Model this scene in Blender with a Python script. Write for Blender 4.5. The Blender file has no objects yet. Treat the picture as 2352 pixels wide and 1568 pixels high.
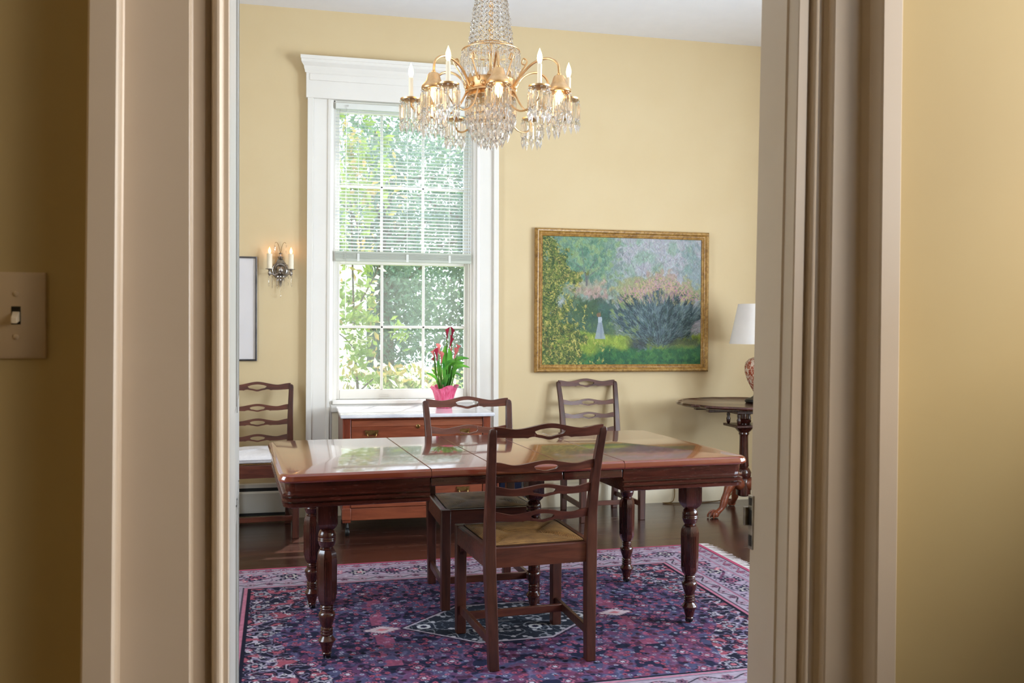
import bpy, bmesh, math, random
import numpy as np
from mathutils import Vector, Matrix, noise as mnoise

RND = random.Random(11)
NP = np.random.RandomState(5)
SC = bpy.context.scene
COL = SC.collection
PI = math.pi

# ------------------------------------------------------------------ helpers
class MB:
    """collects vertices and faces of ONE mesh"""
    def __init__(self):
        self.v = []; self.f = []; self.uv = None
    def add(self, vs, fs):
        o = len(self.v)
        self.v += [tuple(p) for p in vs]
        self.f += [tuple(i + o for i in q) for q in fs]
        return self
    def box(self, x0, x1, y0, y1, z0, z1):
        vs = [(x, y, z) for z in (z0, z1) for y in (y0, y1) for x in (x0, x1)]
        return self.add(vs, [(0, 2, 3, 1), (4, 5, 7, 6), (0, 1, 5, 4), (2, 6, 7, 3), (0, 4, 6, 2), (1, 3, 7, 5)])
    def loft(self, rings, cap=True, closed=True):
        n = len(rings[0]); vs = [p for r in rings for p in r]; fs = []
        for k in range(len(rings) - 1):
            for i in range(n if closed else n - 1):
                j = (i + 1) % n
                fs.append((k * n + i, k * n + j, (k + 1) * n + j, (k + 1) * n + i))
        if cap:
            fs.append(tuple(reversed(range(n))))
            fs.append(tuple(range((len(rings) - 1) * n, len(rings) * n)))
        return self.add(vs, fs)
    def lathe(self, prof, c=(0, 0, 0), n=24, cap=True, ax='z', mod=None):
        rings = []
        for r, z in prof:
            ring = []
            for i in range(n):
                a = 2 * PI * i / n
                rr = r * (mod(a, z) if mod else 1)
                x, y = rr * math.cos(a), rr * math.sin(a)
                if ax == 'z': p = (c[0] + x, c[1] + y, c[2] + z)
                elif ax == 'y': p = (c[0] + x, c[1] - z, c[2] + y)   # grows towards -y
                else: p = (c[0] + z, c[1] + x, c[2] + y)
                ring.append(p)
            rings.append(ring)
        return self.loft(rings, cap)
    def tube(self, path, r, n=8, cap=True):
        P = [Vector(p) for p in path]
        rs = r if isinstance(r, (list, tuple)) else [r] * len(P)
        rings = []; ref = None
        for k, p in enumerate(P):
            t = (P[min(k + 1, len(P) - 1)] - P[max(k - 1, 0)]).normalized()
            if ref is None:
                ref = Vector((0, 0, 1)) if abs(t.z) < .9 else Vector((1, 0, 0))
            a = (ref - t * ref.dot(t)).normalized(); ref = a
            b = t.cross(a)
            rings.append([tuple(p + (a * math.cos(2 * PI * i / n) + b * math.sin(2 * PI * i / n)) * rs[k]) for i in range(n)])
        return self.loft(rings, cap)
    def rects(self, secs):
        """sections (x, y, z, half x, half y) lofted along z"""
        return self.loft([[(x - a, y - b, z), (x + a, y - b, z), (x + a, y + b, z), (x - a, y + b, z)] for x, y, z, a, b in secs])
    def build(self, name, mat, parent=None, bevel=0, smooth=True, ang=38, loc=None, rotz=0, flip=False):
        me = bpy.data.meshes.new(name)
        me.from_pydata(self.v, [], self.f)
        me.validate()
        bm = bmesh.new(); bm.from_mesh(me)
        bmesh.ops.recalc_face_normals(bm, faces=bm.faces)
        bm.to_mesh(me); bm.free()
        if smooth:
            me.polygons.foreach_set('use_smooth', [True] * len(me.polygons))
            me.set_sharp_from_angle(angle=math.radians(ang))
        o = bpy.data.objects.new(name, me); COL.objects.link(o)
        if mat: me.materials.append(mat)
        if parent: o.parent = parent
        if loc: o.location = loc
        if rotz: o.rotation_euler = (0, 0, rotz)
        if bevel:
            m = o.modifiers.new('bev', 'BEVEL'); m.width = bevel; m.segments = 2
            m.limit_method = 'ANGLE'; m.angle_limit = math.radians(40); m.harden_normals = False
        return o

def tag(o, label=None, cat=None, group=None, kind=None):
    if label: o['label'] = label
    if cat: o['category'] = cat
    if group: o['group'] = group
    if kind: o['kind'] = kind
    return o
def thing(name, label, cat, loc=(0, 0, 0), rotz=0, group=None, kind=None):
    o = bpy.data.objects.new(name, None); COL.objects.link(o)
    o.location = loc; o.rotation_euler = (0, 0, rotz); o.empty_display_size = .1
    return tag(o, label, cat, group, kind)
def copy_tree(o, parent=None):
    c = o.copy(); COL.objects.link(c)
    if parent: c.parent = parent
    for ch in list(o.children): copy_tree(ch, c)
    return c
def lerp(a, b, t): return a + (b - a) * t
def bez(pts, n=16):
    """Catmull-Rom through the points"""
    P = [Vector(p) for p in pts]; out = []
    for i in range(len(P) - 1):
        p0 = P[max(i - 1, 0)]; p1 = P[i]; p2 = P[i + 1]; p3 = P[min(i + 2, len(P) - 1)]
        for k in range(n):
            t = k / n
            out.append(.5 * ((2 * p1) + (p2 - p0) * t + (2 * p0 - 5 * p1 + 4 * p2 - p3) * t * t + (3 * p1 - p0 - 3 * p2 + p3) * t ** 3))
    out.append(P[-1]); return out

# ------------------------------------------------------------------ materials
def s2l(c):
    return tuple((x / 255 / 12.92) if x / 255 <= .04045 else ((x / 255 + .055) / 1.055) ** 2.4 for x in c)
def col4(c): return (*s2l(c), 1)
class NT:
    def __init__(self, name):
        self.m = bpy.data.materials.new(name); self.m.use_nodes = True
        self.t = self.m.node_tree; self.t.nodes.clear()
        self.out = self.n('ShaderNodeOutputMaterial')
    def n(self, typ, **kw):
        nd = self.t.nodes.new(typ)
        for k, v in kw.items(): setattr(nd, k, v)
        return nd
    def l(self, a, b): self.t.links.new(a, b)
    def coord(self, scale=(1, 1, 1), kind='Object', rot=(0, 0, 0)):
        tc = self.n('ShaderNodeTexCoord'); mp = self.n('ShaderNodeMapping')
        mp.inputs['Scale'].default_value = scale; mp.inputs['Rotation'].default_value = rot
        self.l(tc.outputs[kind], mp.inputs[0]); return mp.outputs[0]
    def noise(self, vec, scale=5, detail=4, rough=.55, dist=0):
        nd = self.n('ShaderNodeTexNoise'); nd.inputs['Scale'].default_value = scale
        nd.inputs['Detail'].default_value = detail; nd.inputs['Roughness'].default_value = rough
        nd.inputs['Distortion'].default_value = dist
        self.l(vec, nd.inputs['Vector']); return nd.outputs['Fac']
    def ramp(self, fac, stops):
        r = self.n('ShaderNodeValToRGB'); e = r.color_ramp.elements
        while len(e) < len(stops): e.new(.5)
        for k, (p, c) in enumerate(stops): e[k].position = p; e[k].color = col4(c)
        self.l(fac, r.inputs[0]); return r.outputs[0]
    def bsdf(self, color=None, rough=.5, spec=.5, metal=0, coat=0, coat_rough=.1):
        b = self.n('ShaderNodeBsdfPrincipled')
        if isinstance(color, tuple): b.inputs['Base Color'].default_value = col4(color)
        elif color is not None: self.l(color, b.inputs['Base Color'])
        if isinstance(rough, (int, float)): b.inputs['Roughness'].default_value = rough
        else: self.l(rough, b.inputs['Roughness'])
        b.inputs['Specular IOR Level'].default_value = spec; b.inputs['Metallic'].default_value = metal
        b.inputs['Coat Weight'].default_value = coat; b.inputs['Coat Roughness'].default_value = coat_rough
        return b
    def bump(self, b, h, strength=.2, dist=.01):
        n = self.n('ShaderNodeBump'); n.inputs['Strength'].default_value = strength; n.inputs['Distance'].default_value = dist
        self.l(h, n.inputs['Height']); self.l(n.outputs[0], b.inputs['Normal'])
    def maprange(self, fac, a, b, c, d):
        n = self.n('ShaderNodeMapRange')
        for i, v in enumerate((a, b, c, d)): n.inputs[i + 1].default_value = v
        self.l(fac, n.inputs[0]); return n.outputs[0]
    def done(self, b):
        self.l(b.outputs[0], self.out.inputs[0]); return self.m

def m_plain(name, c1, c2=None, rough=.5, spec=.5, metal=0, coat=0, scale=8, bump=0, stretch=(1, 1, 1)):
    t = NT(name); v = t.coord(stretch); f = t.noise(v, scale, 4)
    c2 = c2 or tuple(int(x * .93) for x in c1)  # added fill lamp, tilted up to brighten the ceiling
    b = t.bsdf(t.ramp(f, [(.3, c2), (.7, c1)]), rough, spec, metal, coat)
    if bump: t.bump(b, f, bump)
    return t.done(b)
def m_wood(name, dark, mid, light, rough=.3, stretch=(1, 14, 14), coat=.25, scale=2.2):
    t = NT(name); v = t.coord(stretch)
    f = t.noise(v, scale, 7, .62, .6); g = t.noise(v, scale * 5, 3, .6, .2)
    mx = t.n('ShaderNodeMath', operation='MULTIPLY_ADD'); mx.inputs[1].default_value = .35
    t.l(g, mx.inputs[0]); t.l(f, mx.inputs[2])
    c = t.ramp(mx.outputs[0], [(.42, dark), (.66, mid), (.95, light)])
    r = t.maprange(g, .3, .7, rough * .85, rough * 1.2)
    b = t.bsdf(c, r, .45, 0, coat, .06 if coat > .8 else .12); t.bump(b, g, .05, .002)
    return t.done(b)
def m_emit(name, c, s):
    t = NT(name); e = t.n('ShaderNodeEmission'); e.inputs[0].default_value = col4(c); e.inputs[1].default_value = s
    return t.done(e)
def m_pane(name, refl=.03, tint=(255, 255, 255), haze=0):
    t = NT(name); tr = t.n('ShaderNodeBsdfTransparent'); tr.inputs[0].default_value = col4(tint)
    g = t.n('ShaderNodeBsdfGlossy'); g.inputs['Roughness'].default_value = .01
    lw = t.n('ShaderNodeLayerWeight'); lw.inputs[0].default_value = .5
    pw = t.n('ShaderNodeMath', operation='POWER'); pw.inputs[1].default_value = 5; t.l(lw.outputs['Facing'], pw.inputs[0])
    fr = t.n('ShaderNodeMath', operation='MULTIPLY_ADD'); fr.inputs[1].default_value = .8; fr.inputs[2].default_value = refl; t.l(pw.outputs[0], fr.inputs[0])
    if haze:  # milky veil mixed into the glass, imitating glare over the view
        tl = t.n('ShaderNodeBsdfTranslucent'); tl.inputs[0].default_value = (.9, .93, .95, 1); md = t.n('ShaderNodeMixShader'); md.inputs[0].default_value = haze
        t.l(tr.outputs[0], md.inputs[1]); t.l(tl.outputs[0], md.inputs[2]); tr = md
    mx = t.n('ShaderNodeMixShader'); t.l(fr.outputs[0], mx.inputs[0]); t.l(tr.outputs[0], mx.inputs[1]); t.l(g.outputs[0], mx.inputs[2])
    return t.done(mx)
def m_crystal(name):
    t = NT(name); b = t.bsdf((252, 250, 248), .03); b.inputs['Transmission Weight'].default_value = 1; b.inputs['IOR'].default_value = 1.52
    tr = t.n('ShaderNodeBsdfTransparent'); mx = t.n('ShaderNodeMixShader'); mx.inputs[0].default_value = .25
    t.l(b.outputs[0], mx.inputs[1]); t.l(tr.outputs[0], mx.inputs[2]); return t.done(mx)
def m_leaf(name, a, b_, back=.5):
    t = NT(name); v = t.coord((1, 1, 1)); f = t.noise(v, 9, 2)
    c = t.ramp(f, [(.35, a), (.65, b_)])
    d = t.bsdf(c, .5, .3); tl = t.n('ShaderNodeBsdfTranslucent'); t.l(c, tl.inputs[0])
    mx = t.n('ShaderNodeMixShader'); mx.inputs[0].default_value = back
    t.l(d.outputs[0], mx.inputs[1]); t.l(tl.outputs[0], mx.inputs[2]); return t.done(mx)
def m_attr(name, rough=.8, spec=.2, bumpscale=0, coat=0):
    t = NT(name); a = t.n('ShaderNodeAttribute', attribute_name='paint')
    b = t.bsdf(a.outputs['Color'], rough, spec, 0, coat, .15)
    if bumpscale:
        t.bump(b, t.noise(t.coord(), bumpscale, 2), .25, .003)
    return t.done(b)

M = {}
M['wall'] = m_plain('yellow_wall_paint', (212, 191, 152), (209, 187, 147), .62, .3, scale=3, bump=.02)
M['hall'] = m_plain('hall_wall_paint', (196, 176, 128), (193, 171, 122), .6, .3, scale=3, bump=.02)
M['trim'] = m_plain('white_gloss_paint', (232, 228, 221), (228, 224, 217), .32, .5, scale=4, bump=.015)
M['door'] = m_plain('door_gloss_paint', (172, 170, 166), (166, 164, 159), .4, .5, scale=3, bump=.02, stretch=(6, 6, .6))
M['casing'] = m_plain('hall_lit_white_gloss_paint', (218, 203, 184), (213, 197, 177), .3, .5, scale=4, bump=.015)  # white trim paint with the warm hall light put into its colour
M['ceil'] = m_plain('ceiling_paint', (238, 238, 242), (235, 235, 239), .8, .2)
M['cream'] = m_plain('baseboard_cream_paint', (226, 214, 188), (220, 208, 182), .4, .5)
M['wood'] = m_wood('mahogany', (42, 19, 14), (68, 32, 22), (90, 46, 31), .4, (10, 10, 1.2), .1)
M['woodx'] = m_wood('mahogany_long', (46, 20, 14), (80, 37, 24), (106, 54, 35), .4, (1.2, 10, 10), .1)
M['top'] = m_wood('polished_tabletop', (90, 36, 24), (114, 49, 32), (130, 60, 41), .16, (1.1, 9, 9), .85)
M['tdark'] = m_wood('dark_mahogany', (40, 16, 13), (62, 26, 20), (84, 37, 27), .24, (14, 14, 1.4), .4)
M['tdarkx'] = m_wood('dark_mahogany_long', (44, 17, 13), (66, 27, 20), (88, 38, 27), .24, (1.4, 14, 14), .4)
M['chest'] = m_wood('red_walnut', (98, 46, 29), (122, 61, 38), (146, 78, 49), .34, (1.2, 10, 14), .2)
M['chestd'] = m_wood('red_walnut_frame', (72, 30, 20), (112, 50, 30), (142, 70, 42), .34, (12, 12, 1.4), .2)
M['brass'] = m_plain('antique_brass', (232, 196, 148), (206, 164, 116), .36, .5, 1, scale=30)
M['brassd'] = m_plain('dull_brass', (150, 120, 74), (120, 92, 54), .4, .5, 1, scale=60)
M['silver'] = m_plain('tarnished_silver', (196, 190, 182), (120, 112, 106), .32, .5, 1, scale=90, bump=.1)
M['gold'] = m_wood('gilt_frame', (84, 56, 26), (160, 118, 56), (206, 168, 98), .38, (3, 3, 3), .1, 14)
M['candle'] = m_plain('cream_candle_sleeve', (236, 224, 200), (228, 214, 188), .45)
M['crystal'] = m_crystal('cut_crystal')
M['pane'] = m_pane('hazy_window_glass', .04, haze=.05); M['clear'] = m_pane('picture_glass', .05)  # window panes carry a mixed-in glare haze
M['bulb'] = m_emit('candle_bulb_glow', (255, 208, 140), 15)
M['bulbdown'] = m_emit('down_bulb_glow', (255, 206, 142), 18)
M['flame'] = m_emit('sconce_bulb_glow', (255, 168, 84), 12)
M['marble'] = m_plain('white_marble', (236, 234, 236), (196, 196, 204), .18, .5, 0, .3, scale=5)
M['black'] = m_plain('black_iron', (20, 17, 16), (12, 11, 11), .45)
M['blinds'] = m_plain('white_blind_metal', (226, 228, 222), (220, 222, 216), .4); M['slat'] = m_leaf('translucent_white_slat', (244, 246, 250), (240, 243, 248), .6)
M['blindr'] = m_plain('grey_green_blind_rail', (196, 200, 188), (186, 190, 178), .4)
M['cushion'] = m_plain('white_cotton', (226, 222, 224), (216, 212, 214), .9, .1, scale=60, bump=.1)
M['heater'] = m_plain('white_enamel', (224, 222, 216), (218, 216, 210), .35)
M['slot'] = m_plain('dark_grey_metal', (62, 64, 66), (48, 50, 52), .45, .5, .6)
M['navy'] = m_plain('navy_weave', (18, 24, 50), (10, 12, 28), .8, .2, scale=180, bump=.4)
M['shade'] = m_plain('white_lampshade', (236, 230, 226), (230, 224, 220), .8, .2)
M['mat'] = m_plain('white_mat_board', (230, 226, 228), (226, 222, 224), .6)
M['pewter'] = m_plain('pewter_frame', (108, 104, 104), (70, 68, 70), .35, .5, .8)
M['ivory'] = m_plain('ivory_plastic', (206, 184, 152), (200, 178, 146), .35)
M['steel'] = m_plain('worn_steel', (190, 186, 178), (120, 116, 110), .35, .5, 1, scale=40)
M['house'] = m_plain('white_clapboard', (226, 228, 230), (218, 220, 222), .7)
M['grass'] = m_plain('lawn_grass', (150, 172, 96), (110, 140, 70), .9, .1, scale=2)
M['bark'] = m_plain('tree_bark', (96, 86, 76), (66, 58, 50), .9, .1, scale=12, bump=.4)
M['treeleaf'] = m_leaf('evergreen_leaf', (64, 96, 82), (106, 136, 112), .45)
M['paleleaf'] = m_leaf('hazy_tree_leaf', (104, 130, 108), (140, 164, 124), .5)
M['dogleaf'] = m_leaf('dogwood_leaf', (112, 146, 56), (150, 172, 84), .4)
M['doglea2'] = m_leaf('dogwood_tip', (180, 152, 96), (164, 164, 90), .4)
M['bract'] = m_leaf('white_bract', (248, 246, 236), (252, 246, 230), .4)
M['calleaf'] = m_leaf('calla_leaf', (52, 132, 56), (120, 188, 70), .35)
M['calstem'] = m_leaf('calla_stem', (96, 140, 60), (130, 168, 80), .3)
M['calla'] = m_leaf('calla_pink', (222, 104, 112), (232, 148, 140), .35)
M['callad'] = m_leaf('calla_maroon', (140, 34, 60), (196, 52, 80), .35)
M['foil'] = m_plain('pink_crinkled_wrap', (236, 120, 156), (200, 44, 92), .42, .5, scale=26, bump=.8, stretch=(2.4, 2.4, .5))

# floor boards (run along x)
def m_floor():
    t = NT('dark_floor_boards'); tc = t.n('ShaderNodeTexCoord'); sp = t.n('ShaderNodeSeparateXYZ'); t.l(tc.outputs['Object'], sp.inputs[0])
    k = t.n('ShaderNodeMath', operation='MULTIPLY'); k.inputs[1].default_value = 1 / .085; t.l(sp.outputs[1], k.inputs[0])
    fl = t.n('ShaderNodeMath', operation='FLOOR'); t.l(k.outputs[0], fl.inputs[0])
    fr = t.n('ShaderNodeMath', operation='FRACT'); t.l(k.outputs[0], fr.inputs[0])
    wn = t.n('ShaderNodeTexWhiteNoise', noise_dimensions='1D'); t.l(fl.outputs[0], wn.inputs['W'])
    v = t.coord((.8, 9, 1)); f = t.noise(v, 2.5, 4, .5, .2)
    ad = t.n('ShaderNodeMath', operation='MULTIPLY_ADD'); ad.inputs[1].default_value = .3; t.l(wn.outputs[0], ad.inputs[0]); t.l(f, ad.inputs[2])
    c = t.ramp(ad.outputs[0], [(.3, (46, 26, 21)), (.65, (64, 37, 29)), (1.0, (82, 49, 38))])
    gap = t.n('ShaderNodeMath', operation='LESS_THAN'); gap.inputs[1].default_value = .03; t.l(fr.outputs[0], gap.inputs[0])
    mx = t.n('ShaderNodeMix', data_type='RGBA'); mx.inputs['B'].default_value = col4((14, 8, 7))
    t.l(gap.outputs[0], mx.inputs['Factor']); t.l(c, mx.inputs['A'])
    b = t.bsdf(mx.outputs['Result'], t.maprange(f, .3, .7, .22, .28), .5, 0, .3, .15)
    return t.done(b)
M['floor'] = m_floor()

# rush seat: strands follow the UV v direction
def m_rush():
    t = NT('woven_rush'); tc = t.n('ShaderNodeTexCoord'); w = t.n('ShaderNodeTexWave', wave_type='BANDS', bands_direction='Y')
    w.inputs['Scale'].default_value = 9; w.inputs['Distortion'].default_value = 1.2; w.inputs['Detail'].default_value = 2
    t.l(tc.outputs['UV'], w.inputs[0])
    f = t.noise(t.coord(), 22, 4)
    ml = t.n('ShaderNodeMath', operation='MULTIPLY'); t.l(w.outputs['Fac'], ml.inputs[0]); t.l(f, ml.inputs[1])
    c = t.ramp(ml.outputs[0], [(.05, (62, 40, 24)), (.22, (148, 102, 58)), (.5, (200, 150, 88))])
    b = t.bsdf(c, .45, .4); t.bump(b, w.outputs['Fac'], .6, .004); return t.done(b)
M['rush'] = m_rush()

# urn of the lamp: rust pattern on cream
def m_urn():
    t = NT('rust_patterned_porcelain'); f = t.noise(t.coord((1, 1, 1)), 46, 3, .6, 1.5)
    c = t.ramp(f, [(.42, (152, 66, 40)), (.5, (186, 110, 80)), (.56, (222, 204, 186))])
    return t.done(t.bsdf(c, .25, .5, 0, .4))
M['urn'] = m_urn()

# ------------------------------------------------------------------ camera
YAW, PITCH, ROLL = 0.2312, 0.0146, 0.0053
cd = bpy.data.cameras.new('camera'); cam = bpy.data.objects.new('camera', cd); COL.objects.link(cam)
cd.sensor_width = 36; cd.lens = 2109.2 * 36 / 2352; cd.clip_start = .05
fwd = Vector((math.sin(YAW) * math.cos(PITCH), math.cos(YAW) * math.cos(PITCH), -math.sin(PITCH)))
right0 = Vector((math.cos(YAW), -math.sin(YAW), 0)); up0 = right0.cross(fwd)
# the picture content is turned clockwise by ROLL, so the camera is turned the other way
right = right0 * math.cos(ROLL) + up0 * math.sin(ROLL); up = up0 * math.cos(ROLL) - right0 * math.sin(ROLL)
mw = Matrix((right, up, -fwd)).transposed().to_4x4(); mw.translation = (0, 0, 1.27)
cam.matrix_world = mw
cd.dof.use_dof = True; cd.dof.focus_distance = 4.4; cd.dof.aperture_fstop = 10
SC.camera = cam

# ------------------------------------------------------------------ the setting
ZC = 3.381; WY = 6.285; XL, XR = -1.6, 4.2; HY = 1.405; DY = 1.53
def wall(name, axis, p0, p1, a0, a1, z0, z1, holes, mat, label, cat='wall'):
    """a wall slab between planes p0,p1 on 'x' or 'y', running a0..a1 along the other axis, with rectangular holes"""
    b = MB(); xs = sorted({a0, a1, *[h[0] for h in holes], *[h[1] for h in holes]})
    zs = sorted({z0, z1, *[h[2] for h in holes], *[h[3] for h in holes]})
    for i in range(len(xs) - 1):
        for k in range(len(zs) - 1):
            mx, mz = (xs[i] + xs[i + 1]) / 2, (zs[k] + zs[k + 1]) / 2
            if any(h[0] < mx < h[1] and h[2] < mz < h[3] for h in holes): continue
            if axis == 'y': b.box(xs[i], xs[i + 1], p0, p1, zs[k], zs[k + 1])
            else: b.box(p0, p1, xs[i], xs[i + 1], zs[k], zs[k + 1])
    o = b.build(name, mat, smooth=False); tag(o, label, cat, kind='structure'); return o
WX0, WX1, WZ0, WZ1 = .24, 1.195, .775, 2.79
wall('wall_back', 'y', WY, WY + .24, XL - .2, XR + .2, 0, ZC, [(WX0, WX1, WZ0, WZ1)], M['wall'], 'pale yellow dining room wall around the tall window')
SIDE = [(1.75, 2.85, .8, 2.75), (3.2, 4.2, .8, 2.75)]
wall('wall_right', 'x', XR, XR + .2, DY, WY, 0, ZC, SIDE, M['wall'], 'yellow dining room side wall pierced by two windows')
wall('wall_left', 'x', XL - .2, XL, DY, WY, 0, ZC, [(2.65, 3.75, .8, 2.75)], M['wall'], 'yellow dining room side wall with one window')
OX0, OX1, OZ = -.096, .813, 2.45
wall('wall_front', 'y', HY + .06, DY, XL - .2, XR + .2, 0, ZC, [(OX0 - .01, OX1 + .02, -.01, OZ)], M['wall'], 'dining room face of the wall holding the doorway')
wall('wall_hall_front', 'y', HY, HY + .06, -1.8, 2.1, 0, ZC, [(OX0 - .12, OX1 + .10, -.01, OZ + .02)], M['hall'], 'yellow hall wall on both sides of the doorway')
HW = (-.55, 1.3, 1.37, 2.75)
wall('wall_hall_right', 'x', 1.9, 2.1, -2.6, HY, 0, ZC, [HW], M['hall'], 'hall side wall with one high window')
wall('wall_hall_left', 'x', -1.8, -1.6, -2.6, HY, 0, ZC, [], M['hall'], 'hall side wall with no opening')
wall('wall_hall_back', 'y', -2.8, -2.6, -1.8, 2.1, 0, ZC, [], M['hall'], 'hall wall behind the doorway view')
tag(MB().box(-1.9, XR + .3, -2.8, WY + .24, -.06, 0).build('floor', M['floor'], smooth=False), 'dark brown polished floorboards under the rug', 'floor', kind='structure')
tag(MB().box(XL - .3, XR + .3, HY + .06, WY + .24, ZC, ZC + .1).build('ceiling', M['ceil'], smooth=False), 'plain white dining room ceiling above the chandelier', 'ceiling', kind='structure')
tag(MB().box(-1.9, 2.2, -2.8, HY + .06, ZC, ZC + .1).build('ceiling_hall', M['ceil'], smooth=False), 'plain white hall ceiling before the doorway', 'ceiling', kind='structure')

# baseboards of the dining room (back wall, between the casing and the corner)
def baseboard(name, x0, x1, label):
    b = MB()
    prof = [(0, 0), (-.022, 0), (-.022, .15), (-.016, .16), (-.018, .172), (-.008, .185), (0, .19)]
    b.loft([[(x, WY + p, z) for p, z in prof] for x in (x0, x1)])
    return tag(b.build(name, M['cream']), label, 'baseboard', kind='structure')
baseboard('baseboard_right', 1.372, XR, 'cream baseboard below the garden painting')
baseboard('baseboard_left', XL, .065, 'cream baseboard behind the wall heater')

# -- doorway casings: stepped profile (x, y) lofted in z, old and a little out of plumb
def casing(name, prof, label):
    b = MB(); rings = []
    for z in (0, .5, 1, 1.5, 2, OZ + .02):
        rings.append([(x + s * (z - 1.26), y, z) for x, y, s in prof])
    b.loft(rings); return tag(b.build(name, M['casing'], ang=25), label, 'door casing', kind='structure')
def arc(cx, cy, r, a0, a1, n, s):
    return [(cx + r * math.cos(math.radians(lerp(a0, a1, i / n))), cy + r * math.sin(math.radians(lerp(a0, a1, i / n))), s) for i in range(n + 1)]
L = [(-.281, HY, .012), (-.281, 1.353, .012), (-.278, 1.350, .012), (-.243, 1.350, .009), (-.2405, 1.353, .009), (-.2405, 1.384, .009), (-.238, 1.386, .008),
     (-.149, 1.386, 0), (-.1475, 1.388, 0), (-.1475, 1.403, 0), (-.145, 1.405, 0), (-.129, 1.405, 0), (-.1265, 1.412, 0), (-.1225, 1.416, 0), (-.1195, 1.412, 0)]
L += arc(-.1115, 1.402, .0075, 165, 375, 8, 0)
L += [(-.103, 1.408, 0), (-.0965, 1.408, 0), (-.0955, 1.411, 0), (-.0955, 1.53, 0), (-.106, 1.53, 0), (-.106, 1.463, 0), (-.214, 1.463, 0), (-.214, HY, 0)]
trim1 = casing('trim_1', L, 'tall white doorway casing next to the light switch')
Rr = [(.987, HY, 0), (.987, 1.353, 0), (.984, 1.350, 0), (.950, 1.350, 0), (.947, 1.353, 0), (.947, 1.366, 0), (.943, 1.379, 0), (.934, 1.385, 0), (.930, 1.386, .004),
      (.879, 1.386, .006), (.876, 1.388, .006), (.874, 1.40, .006), (.868, 1.405, .007), (.8585, 1.405, .008), (.8565, 1.402, .008)]
Rr += arc(.8515, 1.4035, .0055, 20, -180, 8, .009)
Rr += [(.8445, 1.412, .009), (.8405, 1.414, .010), (.838, 1.406, .010), (.820, 1.405, .012), (.818, 1.407, .013), (.8165, 1.434, .013), (.813, 1.436, .013), (.813, 1.526, .014), (.816, 1.53, .014), (.832, 1.53, .012), (.832, 1.463, .0), (.911, 1.463, 0), (.911, HY, 0)]
trim2 = casing('trim_2', Rr, 'white doorway casing carrying the worn strike plate')
tag(MB().box(-.29, 1.0, 1.352, HY, OZ + .02, OZ + .24).box(-.096, .86, HY, 1.52, OZ - .01, OZ + .02).build('trim_3', M['casing'], bevel=.004), 'white head casing over the doorway', 'door casing', kind='structure')
MB().box(-.105, -.0945, 1.4125, 1.532, .0, OZ - .012).build('jamb_shade_sheet', M['door'], trim1, bevel=.0015)  # thin grey sheet added over the jamb, its colour imitating shade
# strike plate, let into the jamb's dining-room edge
b = MB(); b.box(.8055, .811, 1.514, 1.531, .870, .968); b.box(.798, .811, 1.528, 1.536, .912, .946); b.build('strike_plate', M['steel'], trim2, bevel=.001)
b = MB(); b.box(.8048, .806, 1.517, 1.528, .914, .942); b.box(.8048, .806, 1.517, 1.527, .950, .964); b.box(.8048, .806, 1.517, 1.527, .876, .896); b.build('latch_hole', M['black'], trim2)

# -- open door leaf (seen at a grazing angle along the jamb)
dr = thing('door_1', 'open white door leaf folded back into the dining room', 'door', (-.1, 1.545, .012), 0, kind='structure')
dr.rotation_euler = (0, 0, math.radians(92.51))
b = MB(); W, T, Hh = .80, .035, 2.4
b.box(0, W, 0, T, 0, Hh)
b.build('door_panel', M['door'], dr, bevel=.003)
b = MB()
for x0, x1, z0, z1 in ((.12, .37, .22, .9), (.43, .68, .22, .9), (.12, .37, 1.08, 2.25), (.43, .68, 1.08, 2.25)):
    for y0, y1 in ((-.0015, 0), (T, T + .0015)):
        b.box(x0, x1, y0, y1, z0, z0 + .02); b.box(x0, x1, y0, y1, z1 - .02, z1); b.box(x0, x0 + .02, y0, y1, z0, z1); b.box(x1 - .02, x1, y0, y1, z0, z1)
b.build('panel_molding', M['door'], dr)
for z in (.3, 2.0):
    MB().lathe([(.006, -.05), (.006, .05)], (-.004, .0, z), 10).build('hinge', M['steel'], dr)

# -- the tall window
win = thing('window_1', 'tall white sash window with twelve panes above the chest', 'window', (0, 0, 0), kind='structure')
def wcasing(x_out, x_in, sgn, lean):
    prof = [(x_out, WY), (x_out, WY - .05), (x_out + sgn * .034, WY - .05), (x_out + sgn * .038, WY - .03), (x_out + sgn * .128, WY - .026),
            (x_out + sgn * .134, WY - .034), (x_out + sgn * .15, WY - .036), (x_out + sgn * .153, WY - .024), (x_in - sgn * .008, WY - .02), (x_in, WY - .012), (x_in, WY)]
    b = MB(); b.loft([[(x + lean * (z - 1.3), y, z) for x, y in prof] for z in (0.0, 2.79)])
    b.build('casing', M['trim'], win, ang=25)
wcasing(.068, WX0, 1, .004); wcasing(1.372, WX1, -1, -.003)
b = MB(); b.box(.063, 1.376, WY - .052, WY, 2.785, 2.955); b.box(.085, 1.354, WY - .056, WY - .05, 2.90, 2.945)
b.build('header_board', M['trim'], win, bevel=.003)
prof = [(0, 2.95), (-.055, 2.95), (-.058, 2.965), (-.064, 2.975), (-.066, 2.99), (-.078, 3.0), (-.088, 3.012), (-.09, 3.03), (-.094, 3.032), (-.094, 3.054), (0, 3.054)]
b = MB(); b.loft([[(x + sg * (-p - .05) * .75, WY + p, z) for p, z in prof] for x, sg in ((.06, -1), (1.379, 1))]); b.build('crown_cap', M['trim'], win, ang=25)
b = MB(); b.box(WX0 - .002, WX1 + .002, WY - .045, WY + .12, .752, .778); b.box(WX0 - .01, WX1 + .01, WY - .032, WY, .70, .752); b.build('sill', M['trim'], win, bevel=.004)
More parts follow.
